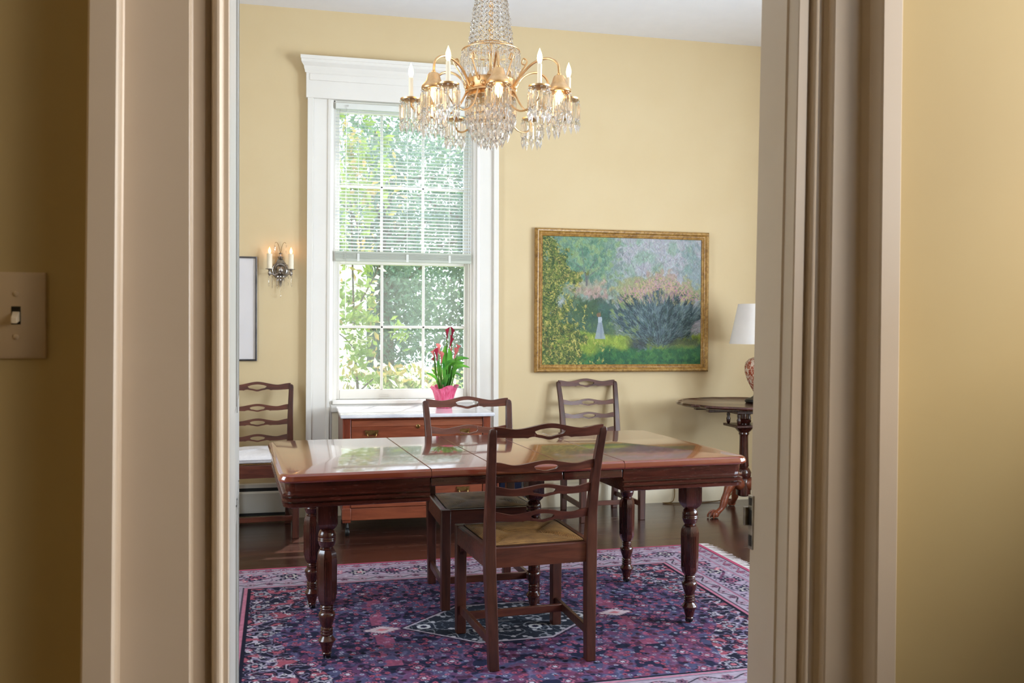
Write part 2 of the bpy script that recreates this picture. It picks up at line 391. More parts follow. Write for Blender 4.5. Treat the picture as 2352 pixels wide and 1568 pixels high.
MB().box(.21, 1.225, WY - .012, WY, 0, .72).build('apron_panel', M['cream'], win)
# jamb liner
b = MB()
for x0, x1 in ((WX0 - .004, WX0 + .016), (WX1 - .016, WX1 + .004)):
    b.box(x0, x1, WY - .002, WY + .23, .77, 2.79)
b.box(WX0, WX1, WY - .002, WY + .23, 2.775, 2.795)
for x0, x1 in ((WX0 + .012, WX0 + .026), (WX1 - .026, WX1 - .012)):
    b.box(x0, x1, WY + .01, WY + .035, .775, 2.78)
b.box(WX0 + .012, WX1 - .012, WY + .01, WY + .035, 2.755, 2.78)
b.build('jamb', M['trim'], win, bevel=.002)
def sash(y0, zb, zt, botr, topr):
    b = MB(); x0, x1 = WX0 + .016, WX1 - .016; gx0, gx1 = .288, 1.147; t = .036
    b.box(x0, gx0, y0, y0 + t, zb, zt); b.box(gx1, x1, y0, y0 + t, zb, zt)
    b.box(gx0, gx1, y0, y0 + t, zb, zb + botr); b.box(gx0, gx1, y0, y0 + t, zt - topr, zt)
    for k in (1, 2):
        x = lerp(gx0, gx1, k / 3); b.box(x - .009, x + .009, y0 + .004, y0 + t - .004, zb + botr, zt - topr)
    zm = (zb + botr + zt - topr) / 2; b.box(gx0, gx1, y0 + .004, y0 + t - .004, zm - .009, zm + .009)
    o = b.build('sash', M['trim'], win, bevel=.004)
    MB().box(gx0, gx1, y0 + t / 2 - .0015, y0 + t / 2 + .0015, zb + botr, zt - topr).build('glass', M['pane'], o, smooth=False)
    return o
ls = sash(WY + .05, .779, 1.735, .066, .036)
sash(WY + .092, 1.70, 2.775, .036, .045)
b = MB(); b.box(.56, .62, WY + .038, WY + .05, .80, .806); b.build('sash_lift', M['trim'], ls, bevel=.001)
# sash windows of the side wall (out of the picture)
for k, (a0, a1, z0, z1) in enumerate(SIDE + [HW, (2.65, 3.75, .8, 2.75)]):
    x = (XR + .1, XR + .1, 2.0, XL - .12)[k]
    w = thing('window_%d' % (k + 2), ['plain side wall window nearer the doorway', 'plain side wall window nearer the round table', 'plain high hall window', 'plain side wall window beyond the open door leaf'][k], 'window', (0, 0, 0), kind='structure')
    b = MB(); t = .05
    b.box(x, x + .04, a0, a0 + t, z0, z1); b.box(x, x + .04, a1 - t, a1, z0, z1); b.box(x, x + .04, a0, a1, z0, z0 + t); b.box(x, x + .04, a0, a1, z1 - t, z1)
    b.box(x, x + .04, a0, a1, (z0 + z1) / 2 - .02, (z0 + z1) / 2 + .02)
    for q in (1, 2):
        y = lerp(a0, a1, q / 3); b.box(x + .01, x + .03, y - .01, y + .01, z0, z1)
    b.build('sash', M['trim'], w)

# -- venetian blind in the upper half
bl = thing('venetian_blind', 'white venetian blind lowered over the upper half of the window', 'blind', (.7175, WY - .004, 0))
hx = .462
MB().box(-hx, hx, -.028, .0, 2.728, 2.768).build('headrail', M['blinds'], bl, bevel=.002)
b = MB(); nz = 41
for k in range(nz):
    z = lerp(1.795, 2.715, k / (nz - 1)); t = .06
    for s in (0,):
        y0, y1 = -.027, -.002
        ring = lambda x: [(x, y0, z - .0046), (x, (y0 + y1) / 2, z + .0010), (x, y1, z + .0046), (x, (y0 + y1) / 2, z + .0018)]
        b.loft([ring(-hx), ring(hx)])
b.build('slats', M['slat'], bl, smooth=False)
b = MB(); b.box(-hx, hx, -.03, .0, 1.768, 1.78)
for k in range(7): b.box(-hx, hx, -.0275 - .001 * (k % 2), -.002, 1.728 + k * .0058, 1.7322 + k * .0058)
b.build('gathered_slats', M['blindr'], bl)
MB().box(-hx, hx, -.031, .0, 1.712, 1.728).build('bottom_rail', M['blindr'], bl, bevel=.003)
for x in (-.31, 0.02, .31):
    b = MB(); b.tube([(x, -.029, 1.715), (x, -.029, 2.73)], .0011, 6); b.tube([(x, -.001, 1.715), (x, -.001, 2.73)], .0011, 6)
    b.box(x - .008, x + .008, -.0325, -.028, 1.713, 1.765); b.build('ladder_cord', M['blinds'], bl)
b = MB(); b.tube([(-.39, -.034, 2.735), (-.392, -.04, 2.2), (-.395, -.038, 1.33)], .0028, 6); b.box(-.402, -.378, -.036, -.026, 2.742, 2.752); b.build('tilt_wand', M['crystal'], bl)

# ------------------------------------------------------------------ light switch, heater, cord
sw = thing('light_switch', 'ivory toggle light switch plate on the shadowed hall wall', 'light switch', (-.378, HY, 1.284))
b = MB(); b.loft([[(-.037, 0, -.06), (.037, 0, -.06), (.037, 0, .06), (-.037, 0, .06)], [(-.037, -.004, -.06), (.037, -.004, -.06), (.037, -.004, .06), (-.037, -.004, .06)],
                  [(-.033, -.0068, -.056), (.033, -.0068, -.056), (.033, -.0068, .056), (-.033, -.0068, .056)]]); b.build('cover_plate', M['ivory'], sw)
MB().box(-.006, .006, -.0072, -.006, -.0125, .0125).build('toggle_slot', M['black'], sw)
b = MB(); b.loft([[(-.0048, -.006, -.008), (.0048, -.006, -.008), (.0048, -.006, .006), (-.0048, -.006, .006)], [(-.004, -.018, -.0115), (.004, -.018, -.0115), (.004, -.0175, -.003), (-.004, -.0175, -.003)]]); b.build('toggle', M['candle'], sw, bevel=.001)
for z in (-.03, .03): MB().lathe([(.0036, .0062), (.0036, .0078), (.002, .0088)], (0, 0, z), 12, ax='y').build('screw', M['ivory'], sw)

ht = thing('baseboard_heater', 'white metal baseboard heater behind the cushioned chair', 'heater', (0, WY, 0))
x0, x1 = XL + .05, -.03
b = MB(); prof = [(-.012, .19), (-.06, .19), (-.07, .178), (-.07, .062), (-.064, .05), (-.012, .05)]
b.loft([[(x, p, z) for p, z in prof] for x in (x0, x1)]); b.build('front_panel', M['heater'], ht)
MB().box(x0, x1, -.052, -.004, .19, .214).box(x0, x1, -.05, -.004, .028, .05).build('louver_slot', M['slot'], ht)
MB().box(x0, x1 + .004, -.055, -.0, .212, .236).build('back_plate', M['heater'], ht, bevel=.002)
MB().box(x1 - .004, x1 + .026, -.073, 0, .02, .236).build('end_cap', M['heater'], ht, bevel=.004)
b = MB(); b.tube(bez([(2.665, WY - .028, .34), (2.672, WY - .03, .2), (2.70, WY - .034, .09), (2.68, WY - .045, .012), (2.60, WY - .06, .006), (2.75, WY - .10, .006), (3.0, WY - .08, .006), (3.12, WY - .05, .03), (3.2, WY - .026, .10)], 8), .0035, 7)
tag(b.build('power_cord', M['brassd']), 'thin tan lamp cord trailing down to the floor by the baseboard', 'cord')

# ------------------------------------------------------------------ rug
LU, LV, RZ = 2.94, 2.25, .010
def fnoise(h, w, sig, seed):
    r = np.random.RandomState(seed).randn(h, w)
    fy = np.fft.fftfreq(h)[:, None]; fx = np.fft.fftfreq(w)[None, :]
    k = np.exp(-2 * (PI * sig) ** 2 * (fx ** 2 + fy ** 2))
    o = np.real(np.fft.ifft2(np.fft.fft2(r) * k)); return (o - o.mean()) / o.std()
def worley(U, V, cell, jit, seed):
    """distance to the nearest jittered lattice point, with that point's random numbers and its offset"""
    cu, cv = np.floor(U / cell).astype(int), np.floor(V / cell).astype(int)
    best = np.full(U.shape, 9.); rid = np.zeros(U.shape); du = np.zeros(U.shape); dv = np.zeros(U.shape)
    def h(a, b, s):
        x = np.sin(a * 127.1 + b * 311.7 + s * 74.7 + seed * 13.3) * 43758.5453; return x - np.floor(x)
    for i in (-1, 0, 1):
        for j in (-1, 0, 1):
            a, b = cu + i, cv + j
            pu = (a + .5 + (h(a, b, 1) - .5) * jit) * cell; pv = (b + .5 + (h(a, b, 2) - .5) * jit) * cell
            d = np.hypot(U - pu, V - pv); m = d < best
            best = np.where(m, d, best); rid = np.where(m, h(a, b, 3), rid); du = np.where(m, U - pu, du); dv = np.where(m, V - pv, dv)
    return best, rid, du, dv
C = lambda *c: np.array(s2l(c))
def paint_rug(U, V):
    h, w = U.shape
    img = np.zeros((h, w, 3)); navy = C(34, 36, 66); dk = C(24, 24, 44); pink = C(178, 92, 124); red = C(158, 58, 88); pale = C(190, 178, 194); cream = C(206, 196, 190); blue = C(84, 92, 140); purp = C(78, 54, 98); mag = C(106, 56, 102)
    def put(m, c, a=1.0):
        m = np.clip(np.asarray(m, float) * a, 0, 1)[..., None]; img[:] = img * (1 - m) + m * c
    du = np.minimum(U, LU - U) * .95; dv = np.minimum(V, LV - V); e = np.minimum(du, dv)
    hor = dv < du; A = np.where(hor, U, V); 
    mu, mv = np.abs(U - LU / 2), np.abs(V - LV / 2)
    # mirrored scroll noise
    n1 = fnoise(h, w, 4.2, 1); n2 = fnoise(h, w, 3.0, 2)
    def mirror(n):
        q = n.copy(); hh, ww = h // 2, w // 2
        q[h - hh:] = q[:hh][::-1]; q[:, w - ww:] = q[:, :ww][:, ::-1]; return q
    n1, n2 = mirror(n1), mirror(n2)
    # ---- field: navy ground dense with small red, magenta and pale flowers
    put(np.ones((h, w)), C(72, 72, 110))
    put(n1 > .25, navy); put(np.abs(n1 - .1) < .16, purp); put(n2 > 1.0, mag, .8); put(np.abs(n2) < .13, C(120, 70, 116), .7); put(np.abs(n2 - .55) < .10, C(44, 44, 78), .9); put(np.abs(n1 + .45) < .10, C(108, 104, 146), .7)
    d, r, a, b_ = worley(U, V, .034, .9, 1)
    put((d < .0100) & (r < .28), C(168, 64, 94)); put((d < .0085) & (r > .28) & (r < .54), C(150, 152, 178)); put((d < .0095) & (r > .54) & (r < .74), pink, .8); put((d < .011) & (r > .84), dk)
    put((d < .0035) & (r < .8), dk)
    d, r, a, b_ = worley(U + .02, V, .125, .5, 7); an = np.arctan2(b_, a)
    ro = d / (.030 * (1 + .18 * np.cos(6 * an)))
    put((ro < 1) & (r < .5), navy, .85); put((ro < .75) & (ro > .5) & (r < .5), pink); put((ro < .3) & (r < .5), pale)
    warm = np.exp(-((U - 1.75) / .7) ** 2 - ((V - 1.75) / .45) ** 2); put(n2 > .1, red, .30 * warm)
    # ---- cream-on-navy spandrels in the corners
    sp = (mu / .98 + mv / 2.15 + .018 * np.sin(18 * mv) > 1)
    g = np.zeros((h, w, 3)); g[:] = dk
    keep = img.copy(); img[:] = g * 1.35
    put(np.abs(n1) < .17, C(176, 164, 182)); put(np.abs(n2 - .5) < .2, C(116, 104, 138)); put(np.abs(n2 + .45) < .10, C(128, 66, 98), .8); put((n2 < -.95), C(170, 70, 92), .9)
    d, r, a, b_ = worley(U, V, .052, .9, 3); put((d < .010) & (r < .45), C(196, 186, 192), .9); put((d < .010) & (r > .75), C(168, 84, 108)); put((d < .004), dk)
    d, r, a, b_ = worley(U, V, .19, .35, 9); an = np.arctan2(b_, a); ro = d / (.038 * (1 + .15 * np.cos(8 * an)))
    put(ro < 1, navy); put((ro < .85) & (ro > .55), C(164, 158, 170), .9); put(ro < .3, C(190, 96, 110))
    spi = img.copy(); img[:] = np.where(sp[..., None], spi, keep)
    # ---- medallion, its outline and the two pale stars
    hx_, hy_ = mu / .43, mv / .255
    hexd = np.maximum(hy_, hx_ * .66 + hy_ * .36) if False else np.maximum(mv / .25, mu / .43 + mv * .64 / .25 * 1.0 * .98)
    hexd = np.maximum(mv / .25, (mu + mv * 1.10) / .43)
    md = hexd < 1
    k2 = img.copy(); img[:] = C(40, 46, 60)
    put(np.abs(n1) < .2, C(150, 150, 158)); put(np.abs(n2 - .3) < .16, C(92, 100, 112)); d, r, a, b_ = worley(U, V, .05, .8, 5); put((d < .011) & (r < .5), C(184, 180, 186))
    for cu in (.34, -.34, .12, -.12):
        q = np.hypot(U - LU / 2 - cu, (V - LV / 2 - .0 - (.1 if abs(cu) < .2 else 0)) * 1); put((q < .036), navy); put((q < .030) & (q > .015), C(206, 204, 204))
    img[:] = np.where(md[..., None], img, k2); put((hexd > .965) & (hexd < 1.0), C(186, 168, 182)); put((hexd > 1.0) & (hexd < 1.04), dk, .8)
    for s in (-1, 1):
        q = np.abs(U - LU / 2 - s * .515); t = mv; an = np.arctan2(t, q); dd = q / .085 + t / .05; dd = dd * (1 + .1 * np.cos(20 * an))
        put(dd < 1, C(214, 186, 194)); put((dd < .35), C(222, 120, 130)); put((dd > .9) & (dd < 1.05), mag, .6)
        put((q < .035) & (mv > .06) & (mv < .42) & (n1 > -.3), C(186, 78, 116), .55)
    # ---- border
    bd = e < .385
    per = lambda p: (A / p - np.floor(A / p) - .5) * p
    put(bd, C(168, 152, 172))
    def motif_band(e0, e1, ground, period, cols, seed):
        m = (e >= e0) & (e < e1); put(m, ground); x = per(period); y = e - (e0 + e1) / 2; hw = (e1 - e0) / 2
        alt = (np.floor(A / period) % 2) == 0
        an = np.arctan2(y, x); rr = np.hypot(x, y)
        ro = rr / (hw * .62 * (1 + .2 * np.cos(6 * an)))
        put(m & (np.abs(y - hw * .55 * np.sin(A * 2 * PI / (2 * period))) < hw * .12), cols[3])
        put(m & (ro < 1), cols[0]); put(m & (ro < .72) & (ro > .45), np.where(alt[..., None], cols[1], cols[2])); put(m & (ro < .25), cols[3])
    motif_band(.03, .105, C(168, 152, 170), .075, (C(96, 74, 104), pink, C(190, 160, 182), red), 1)
    motif_band(.12, .265, C(168, 148, 170), .17, (navy, pink, cream, C(120, 60, 96)), 2)
    mb = (e > .12) & (e < .265)
    d, r, a, b_ = worley(U, V, .055, .9, 21); put(mb & (d < .017) & (r < .55), navy, .95); put(mb & (d < .013) & (r > .55) & (r < .75), C(206, 92, 116)); put(mb & (d < .006), C(214, 200, 204))
    put(mb & (np.abs(n1) < .16), C(70, 56, 88), .9)
    motif_band(.28, .35, C(166, 150, 168), .09, (C(150, 92, 114), C(166, 150, 168), C(80, 66, 98), dk), 3)
    for p, c in ((.03, dk), (.108, C(120, 80, 110)), (.117, pink), (.268, C(120, 80, 110)), (.276, pink), (.353, dk)):
        put((e > p) & (e < p + .006), c, .85)
    put((e > .36) & (e < .374), C(190, 104, 132)); put((e > .376) & (e < .388), dk)
    put(e < .028, C(196, 58, 104))
    # light wear
    img *= (1 + .10 * fnoise(h, w, 1.0, 31) * .6)[..., None]
    gr = img.mean(axis=2, keepdims=True); img[:] = lerp(gr, img, .80); img *= np.array([.88, .88, .92])
    return np.clip(img, 0.002, 1)
def paint_grid(name, nu, nv, make, colours, mat, parent=None):
    """a fine grid mesh whose point colours carry the pattern"""
    jj, ii = np.meshgrid(np.arange(nu), np.arange(nv)); co = make(ii.ravel() / (nv - 1), jj.ravel() / (nu - 1)).astype(np.float32)
    a = (ii[:-1, :-1] * nu + jj[:-1, :-1]).ravel(); q = np.stack([a, a + nu, a + nu + 1, a + 1], 1)
    me = bpy.data.meshes.new(name); me.vertices.add(len(co)); me.vertices.foreach_set('co', co.ravel())
    me.loops.add(q.size); me.loops.foreach_set('vertex_index', q.ravel().astype(np.int32))
    me.polygons.add(len(q)); me.polygons.foreach_set('loop_start', (np.arange(len(q)) * 4).astype(np.int32))
    me.update(calc_edges=True); me.validate()
    at = me.color_attributes.new('paint', 'FLOAT_COLOR', 'POINT')
    c = np.ones((nv * nu, 4), np.float32); c[:, :3] = colours.reshape(-1, 3); at.data.foreach_set('color', c.ravel())
    o = bpy.data.objects.new(name, me); COL.objects.link(o); me.materials.append(mat)
    if parent: o.parent = parent
    return o
rg = thing('rug', 'large navy and pink oriental rug with a hexagonal medallion under the table', 'rug', (2.316, 4.993, 0), .0183)
nu, nv = 736, 564
V_, U_ = np.meshgrid(np.linspace(0, LV, nv), np.linspace(0, LU, nu), indexing='ij')
rc = paint_rug(U_, V_)
paint_grid('rug_pile', nu, nv, lambda i, j: np.stack([-LU + j * LU, -i * LV, np.full(len(i), RZ) - .003 * ((i < .004) | (i > .996) | (j < .003) | (j > .997))], 1), rc, m_attr('oriental_pile', .92, .12, 260), rg)
MB().box(-LU, 0, -LV, 0, .0005, RZ - .004).build('rug_backing', M['navy'], rg, smooth=False)
MF = m_plain('white_fringe', (226, 218, 220), (206, 198, 202), .9, .1)
for s in (0, 1):
    b = MB()
    for k in range(300):
        v = -LV * (k + .5) / 300; ln = .062 + RND.uniform(-.018, .016); dv_ = RND.uniform(-.012, .012); x0 = 0 if s == 0 else -LU; sg = 1 if s == 0 else -1
        wv = .0032; z = .003 + RND.uniform(0, .003)
        b.add([(x0 - sg * .004, v - wv, .008), (x0 - sg * .004, v + wv, .008), (x0 + sg * ln * .5, v + wv + dv_ * .4, z + .002), (x0 + sg * ln * .5, v - wv + dv_ * .4, z + .002), (x0 + sg * ln, v + wv * .6 + dv_, z), (x0 + sg * ln, v - wv * .6 + dv_, z)],
              [(0, 1, 2, 3), (3, 2, 4, 5)])
    b.build('fringe', MF, rg, smooth=False)

# ------------------------------------------------------------------ dining table
TB = thing('dining_table', 'long mahogany extension table with turned legs in the middle of the rug', 'dining table', (.8576, 3.9333, 0), .0671)
TL, TW, TZ = 1.905, 1.036, .743
J = [-.40, -.147, .13, .383]
def rring(u0, u1, v0, v1, z, iu0, iu1, iv, r0, r1, n=5):
    u0 += iu0; u1 -= iu1; v0 += iv; v1 -= iv; pts = []
    for cx, cy, a0, r in ((u0, v0, 180, r0), (u1, v0, 270, r1), (u1, v1, 0, r1), (u0, v1, 90, r0)):
        sx = 1 if cx == u0 else -1; sy = 1 if cy == v0 else -1
        if r <= 0: pts += [(cx, cy, z)] * 1 ; continue
        ox, oy = cx + sx * r, cy + sy * r
        pts += [(ox + r * math.cos(math.radians(a0 + 90 * i / n)), oy + r * math.sin(math.radians(a0 + 90 * i / n)), z) for i in range(n + 1)]
    return pts
EDGE = [(.708, .016), (.712, .004), (.718, 0), (.726, 0), (.735, .003), (.741, .010), (TZ, .018)]
AP = [(.620, .020), (.622, .016), (.634, .014), (.6365, .026), (.6405, .026), (.643, .013), (.653, .012), (.6555, .026), (.6595, .026), (.662, .014), (.668, .013), (.672, .024), (.680, .022), (.708, .020)]
a_, b_ = TL / 2, TW / 2
for k, (u0, u1) in enumerate([(-a_, J[0])] + [(J[i], J[i + 1]) for i in range(3)] + [(J[3], a_)]):
    e0 = .012 if k == 0 else 0; g = .0008
    l_, r_ = (.05 if k == 0 else 0), (.05 if k == 4 else 0)
    sag = -.006 if k in (1, 2, 3) else 0
    mb = MB(); mb.loft([rring(u0 + g, u1 - g, -b_, b_, z, q if k == 0 else max(0, (z - .737) * .4), q if k == 4 else max(0, (z - .737) * .4), q, l_, r_) for z, q in EDGE])
    mb.build('tabletop_end' if k in (0, 4) else 'table_leaf', M['top'], TB, ang=30)
    mb = MB()
    if k in (0, 4):
        mb.loft([rring(u0 + g * 3, u1 - g * 3, -b_, b_, z, q if k == 0 else 0, q if k == 4 else 0, q, l_ * .8, r_ * .8) for z, q in AP])
        mb.build('apron', M['tdarkx'], TB, ang=30)
    else:
        for s in (-1, 1):
            y = s * (b_ - .03); MB().box(u0 + g * 3, u1 - g * 3, y - .012, y + .012, .676, .709).build('leaf_apron', M['tdarkx'], TB, bevel=.003)
b = MB()
for v in (-.2, -.15, .15, .2): b.box(-.62, .62, v - .02, v + .02, .645, .70)
b.box(-.2, .45, -.1, .1, .655, .70)
b.build('slide_rail', M['tdarkx'], TB, bevel=.003)
def table_leg():
    b = MB(); s = .0365
    b.rects([(0, 0, .516, s - .006, s - .006), (0, 0, .53, s, s), (0, 0, .69, s, s)])
    b.loft([[(x * k, y * k, z) for x, y in ((-s, -s), (s, -s), (s, s), (-s, s))] for k, z in ((.55, .503), (.82, .5165))])
    b.lathe([(.018, .508), (.022, .504), (.028, .499), (.032, .488), (.0335, .478), (.0325, .4745), (.034, .472), (.034, .469), (.0325, .4675), (.034, .465), (.034, .462), (.0325, .460), (.031, .452), (.027, .442), (.022, .436), (.026, .433), (.026, .43), (.02, .424)], n=24)
    oc = lambda r, z: [(r * math.cos(2 * PI * (i + .5) / 8) / math.cos(PI / 8), r * math.sin(2 * PI * (i + .5) / 8) / math.cos(PI / 8), z) for i in range(8)]
    b.loft([oc(.017, .433), oc(.027, .428), oc(.0335, .414), oc(.0355, .395), oc(.0335, .245), oc(.030, .232), oc(.021, .2175)])
    for k in range(8):   # reeds on the faces
        if k % 2: continue
        an = PI / 4 * k; c, sn = math.cos(an), math.sin(an)
        for q in (-.008, 0, .008):
            rr0, rr1 = .0352, .0338
            b.tube([(rr0 * c - q * sn, rr0 * sn + q * c, .388), (rr1 * c - q * sn, rr1 * sn + q * c, .255)], .0026, 6)
    b.lathe([(.016, .222), (.0235, .215), (.025, .212), (.0235, .209), (.0215, .2075), (.0245, .204), (.0245, .201), (.021, .199), (.024, .196), (.0235, .193), (.0285, .189), (.0325, .181), (.0322, .175), (.029, .162), (.022, .142), (.019, .134), (.0225, .131), (.0235, .127), (.020, .1245), (.0235, .121), (.0235, .116), (.020, .1135), (.0235, .110), (.0235, .105), (.0205, .102), (.022, .098),
             (.027, .092), (.0325, .084), (.0315, .079), (.027, .073), (.0235, .064), (.020, .050), (.0165, .038), (.0185, .0345), (.0165, .030), (.012, .026)], n=24)
    return b
leg0 = None
for u, v in ((-.766, -.343), (-.766, .309), (.766, -.343), (.766, .309), (.175, .0)):
    o = table_leg().build('leg', M['tdark'], TB, ang=32, loc=(u, v, 0))
    c = MB(); c.lathe([(.004, -.010), (.012, -.009), (.0145, -.005), (.0145, .005), (.012, .009), (.004, .010)], (0, 0, 0), 18, ax='x'); c.v = [(x + .006, y + .006, z + .0252) for x, y, z in c.v]
    c.box(-.013, -.006, -.008, .012, .018, .038); c.lathe([(.011, .03), (.013, .034), (.010, .042)], n=12)
    c.build('caster', M['black'], o)

# ------------------------------------------------------------------ ladder-back chairs
def slat_mesh(hw, zc, hh, th, bow, uh, crest=False, dz=0.0, y=0.0, lean=.16):
    """pierced, waved slat: centre rises, tips rise to the posts"""
    n = 60; b = MB()
    sm = lambda t: t * t * (3 - 2 * t); g = lambda t: math.exp(-t * t); k = hh
    tip = lambda a: (.007 if crest else .010) * sm(max(0, (a - .6) / .4))
    def top(u):
        a = abs(u); return zc + k * (.0185 + .0165 * g(a / .33) - .004 * g((a - .6) / .2)) + tip(a)
    def bot(u):
        a = abs(u); return zc + k * (-.0175 + .004 * g((a - .30) / .07) - .0085 * g(a / .12) - .0025 * g((a - .41) / .022)) + tip(a) * .55
    def hole(u):
        a = abs(u)
        if a >= uh: return None
        q = max(0, 1 - a / uh); T, B = top(u), bot(u); mid = lerp(B, T, .5)
        ht = lerp(mid, T - k * .0172, min(1, q * 4) ** .5); hb = lerp(mid, B + k * .0108, min(1, q * 6) ** .5)
        return hb, max(ht, hb + .0003)
    us = [-1 + 2 * i / n for i in range(n + 1)]
    us = sorted(set(us + [-uh, uh, -uh + 1e-3, uh - 1e-3]))
    Y = lambda u, z: y - bow * (1 - u * u) - lean * (z - zc)
    def strip(cols):     # cols: list of (u, lo, hi)
        vs = []; fs = []; m = len(cols)
        for u, lo, hi in cols:
            for z, dy in ((lo, -th / 2), (hi, -th / 2), (hi, th / 2), (lo, th / 2)): vs.append((u * hw, Y(u, z) + dy, z))
        for k in range(m - 1):
            for i in range(4):
                j = (i + 1) % 4; fs.append((k * 4 + i, k * 4 + j, k * 4 + 4 + j, k * 4 + 4 + i))
        fs.append((0, 1, 2, 3)); fs.append((m * 4 - 1, m * 4 - 2, m * 4 - 3, m * 4 - 4)); b.add(vs, fs)
    strip([(u, bot(u), top(u)) for u in us if u <= -uh]); strip([(u, bot(u), top(u)) for u in us if u >= uh])
    hs = [(u, *hole(u)) for u in us if -uh < u < uh]
    ends = [(-uh, None, None), (uh, None, None)]
    mid = lambda u: lerp(bot(u), top(u), .5)
    strip([(-uh, mid(-uh), top(-uh))] + [(u, h2, top(u)) for u, h1, h2 in hs] + [(uh, mid(uh), top(uh))])
    strip([(-uh, bot(-uh), mid(-uh))] + [(u, bot(u), h1) for u, h1, h2 in hs] + [(uh, bot(uh), mid(uh))])
    return b
def chair_proto(label, cat, loc, rotz):
    t = thing('ladder_back_chair', label, cat, loc, rotz)
    FY, BY = .215, -.200
    # rear posts, from the foot to the crest
    for s in (-1, 1):
        secs = [(.190, -.228, 0, .0185, .019), (.1935, -.216, .18, .0195, .020), (.199, -.204, .36, .021, .021), (.2005, -.202, .45, .021, .021), (.2015, -.209, .56, .019, .0165), (.204, -.230, .68, .017, .0145), (.2085, -.258, .79, .0155, .0135), (.2135, -.284, .875, .0145, .0125)]
        P = []
        for k in range(len(secs) - 1):
            for q in range(4): P.append([lerp(secs[k][i], secs[k + 1][i], q / 4) for i in range(5)])
        P.append(list(secs[-1])); P.append([.213, -.289, .889, .0135, .0115]); P.append([.2105, -.291, .896, .009, .008])
        MB().rects([(s * x, y, z, a, c) for x, y, z, a, c in P]).build('back_post', M['wood'], t, bevel=.003)
    yb = lambda z: np.interp(z, [.45, .56, .68, .79, .875, .9], [-.202, -.209, -.23, -.258, -.284, -.291])
    slat_mesh(.2105, .8785, 1.0, .017, .012, .28, True, y=float(yb(.883)), lean=.3).build('crest_rail', M['woodx'], t, ang=50, bevel=.0025)
    for z, hw in ((.745, .197), (.653, .195), (.555, .190)):
        slat_mesh(hw, z, .80, .013, .012, .24, False, y=float(yb(z)), lean=.24).build('back_slat', M['woodx'], t, ang=50, bevel=.002)
    # front legs
    for s in (-1, 1):
        MB().rects([(s * .208, FY - .004, 0, .0195, .0195), (s * .2085, FY - .004, .448, .0215, .0215)]).build('leg', M['wood'], t, bevel=.003)
    # seat frame
    b = MB(); z0, z1 = .372, .447
    def rail(p, q, th):
        p, q = Vector((*p, 0)), Vector((*q, 0)); d = (q - p).normalized(); nrm = Vector((-d.y, d.x, 0)) * th / 2
        ring = lambda o: [tuple(o + nrm + Vector((0, 0, z0))), tuple(o - nrm + Vector((0, 0, z0))), tuple(o - nrm + Vector((0, 0, z1 - .004))), tuple(o - nrm * .6 + Vector((0, 0, z1))), tuple(o + nrm * .6 + Vector((0, 0, z1))), tuple(o + nrm + Vector((0, 0, z1 - .004)))]
        b.loft([ring(p), ring(q)])
    rail((-.20, FY), (.20, FY), .028); rail((-.19, BY), (.19, BY), .028); rail((-.2005, BY + .01), (-.213, FY - .01), .03); rail((.2005, BY + .01), (.213, FY - .01), .03)
    b.build('seat_frame', M['woodx'], t, ang=30)
    for s in (-1, 1):
        b = MB(); y = FY - .004
        for d in ((0, -1), (-s, 0)):
            p0 = Vector((s * .187 if d[0] else s * .208, y if d[0] else y - .021, .374)); dx = Vector((d[0], d[1], 0)); pr = Vector((d[1], d[0], 0)) * .008
            outl = [(0, 0), (.035, 0), (.033, -.010), (.022, -.016), (.018, -.028), (.006, -.034), (0, -.045)]
            b.loft([[tuple(p0 + dx * a + Vector((0, 0, z)) + pr * sg) for a, z in outl] for sg in (-1, 1)])
        b.build('corner_bracket', M['wood'], t)
    # rush seat: four woven triangles meeting along a short ridge
    c = [(-.186, BY + .012), (.186, BY + .012), (.199, FY - .013), (-.199, FY - .013)]; r0, r1 = (-.05, .0), (.05, .0); n = 8
    me = bpy.data.meshes.new('rush_seat'); bm = bmesh.new(); uvl = bm.loops.layers.uv.new('UVMap')
    def panel(p, q, e0, e1):
        rows = []
        for i in range(n + 1):
            k = i / n; row = []
            for j in range(n + 1):
                w = j / n; o = Vector((lerp(p[0], q[0], w), lerp(p[1], q[1], w))); m = Vector((lerp(e0[0], e1[0], w), lerp(e0[1], e1[1], w)))
                xy = o.lerp(m, k); z = .447 + .012 * (math.sin(PI * min(1, k * 1.15)) ** .6 if k < .86 else max(0, math.sin(PI * min(1, k * 1.15))) ** .6) * min(1, w * (1 - w) * 7 + .1)
                row.append((bm.verts.new((xy.x, xy.y, z)), (w, k)))
            rows.append(row)
        for i in range(n):
            for j in range(n):
                quad = [rows[i][j], rows[i][j + 1], rows[i + 1][j + 1], rows[i + 1][j]]
                f = bm.faces.new([v for v, _ in quad])
                for lp, (_, uv) in zip(f.loops, quad): lp[uvl].uv = uv
                f.smooth = True
    panel(c[0], c[1], r0, r1); panel(c[1], c[2], r1, r1); panel(c[2], c[3], r1, r0); panel(c[3], c[0], r0, r0)
    # thickness below
    vs = [bm.verts.new((x, y, .425)) for x, y in c]; bm.faces.new(vs[::-1])
    ed = [bm.verts.new((x, y, .449)) for x, y in c]
    for i in range(4): bm.faces.new((vs[i], vs[(i + 1) % 4], ed[(i + 1) % 4], ed[i]))
    bmesh.ops.remove_doubles(bm, verts=bm.verts, dist=1e-5); bmesh.ops.recalc_face_normals(bm, faces=bm.faces)
    bm.to_mesh(me); bm.free(); me.materials.append(M['rush']); o = bpy.data.objects.new('rush_seat', me); COL.objects.link(o); o.parent = t
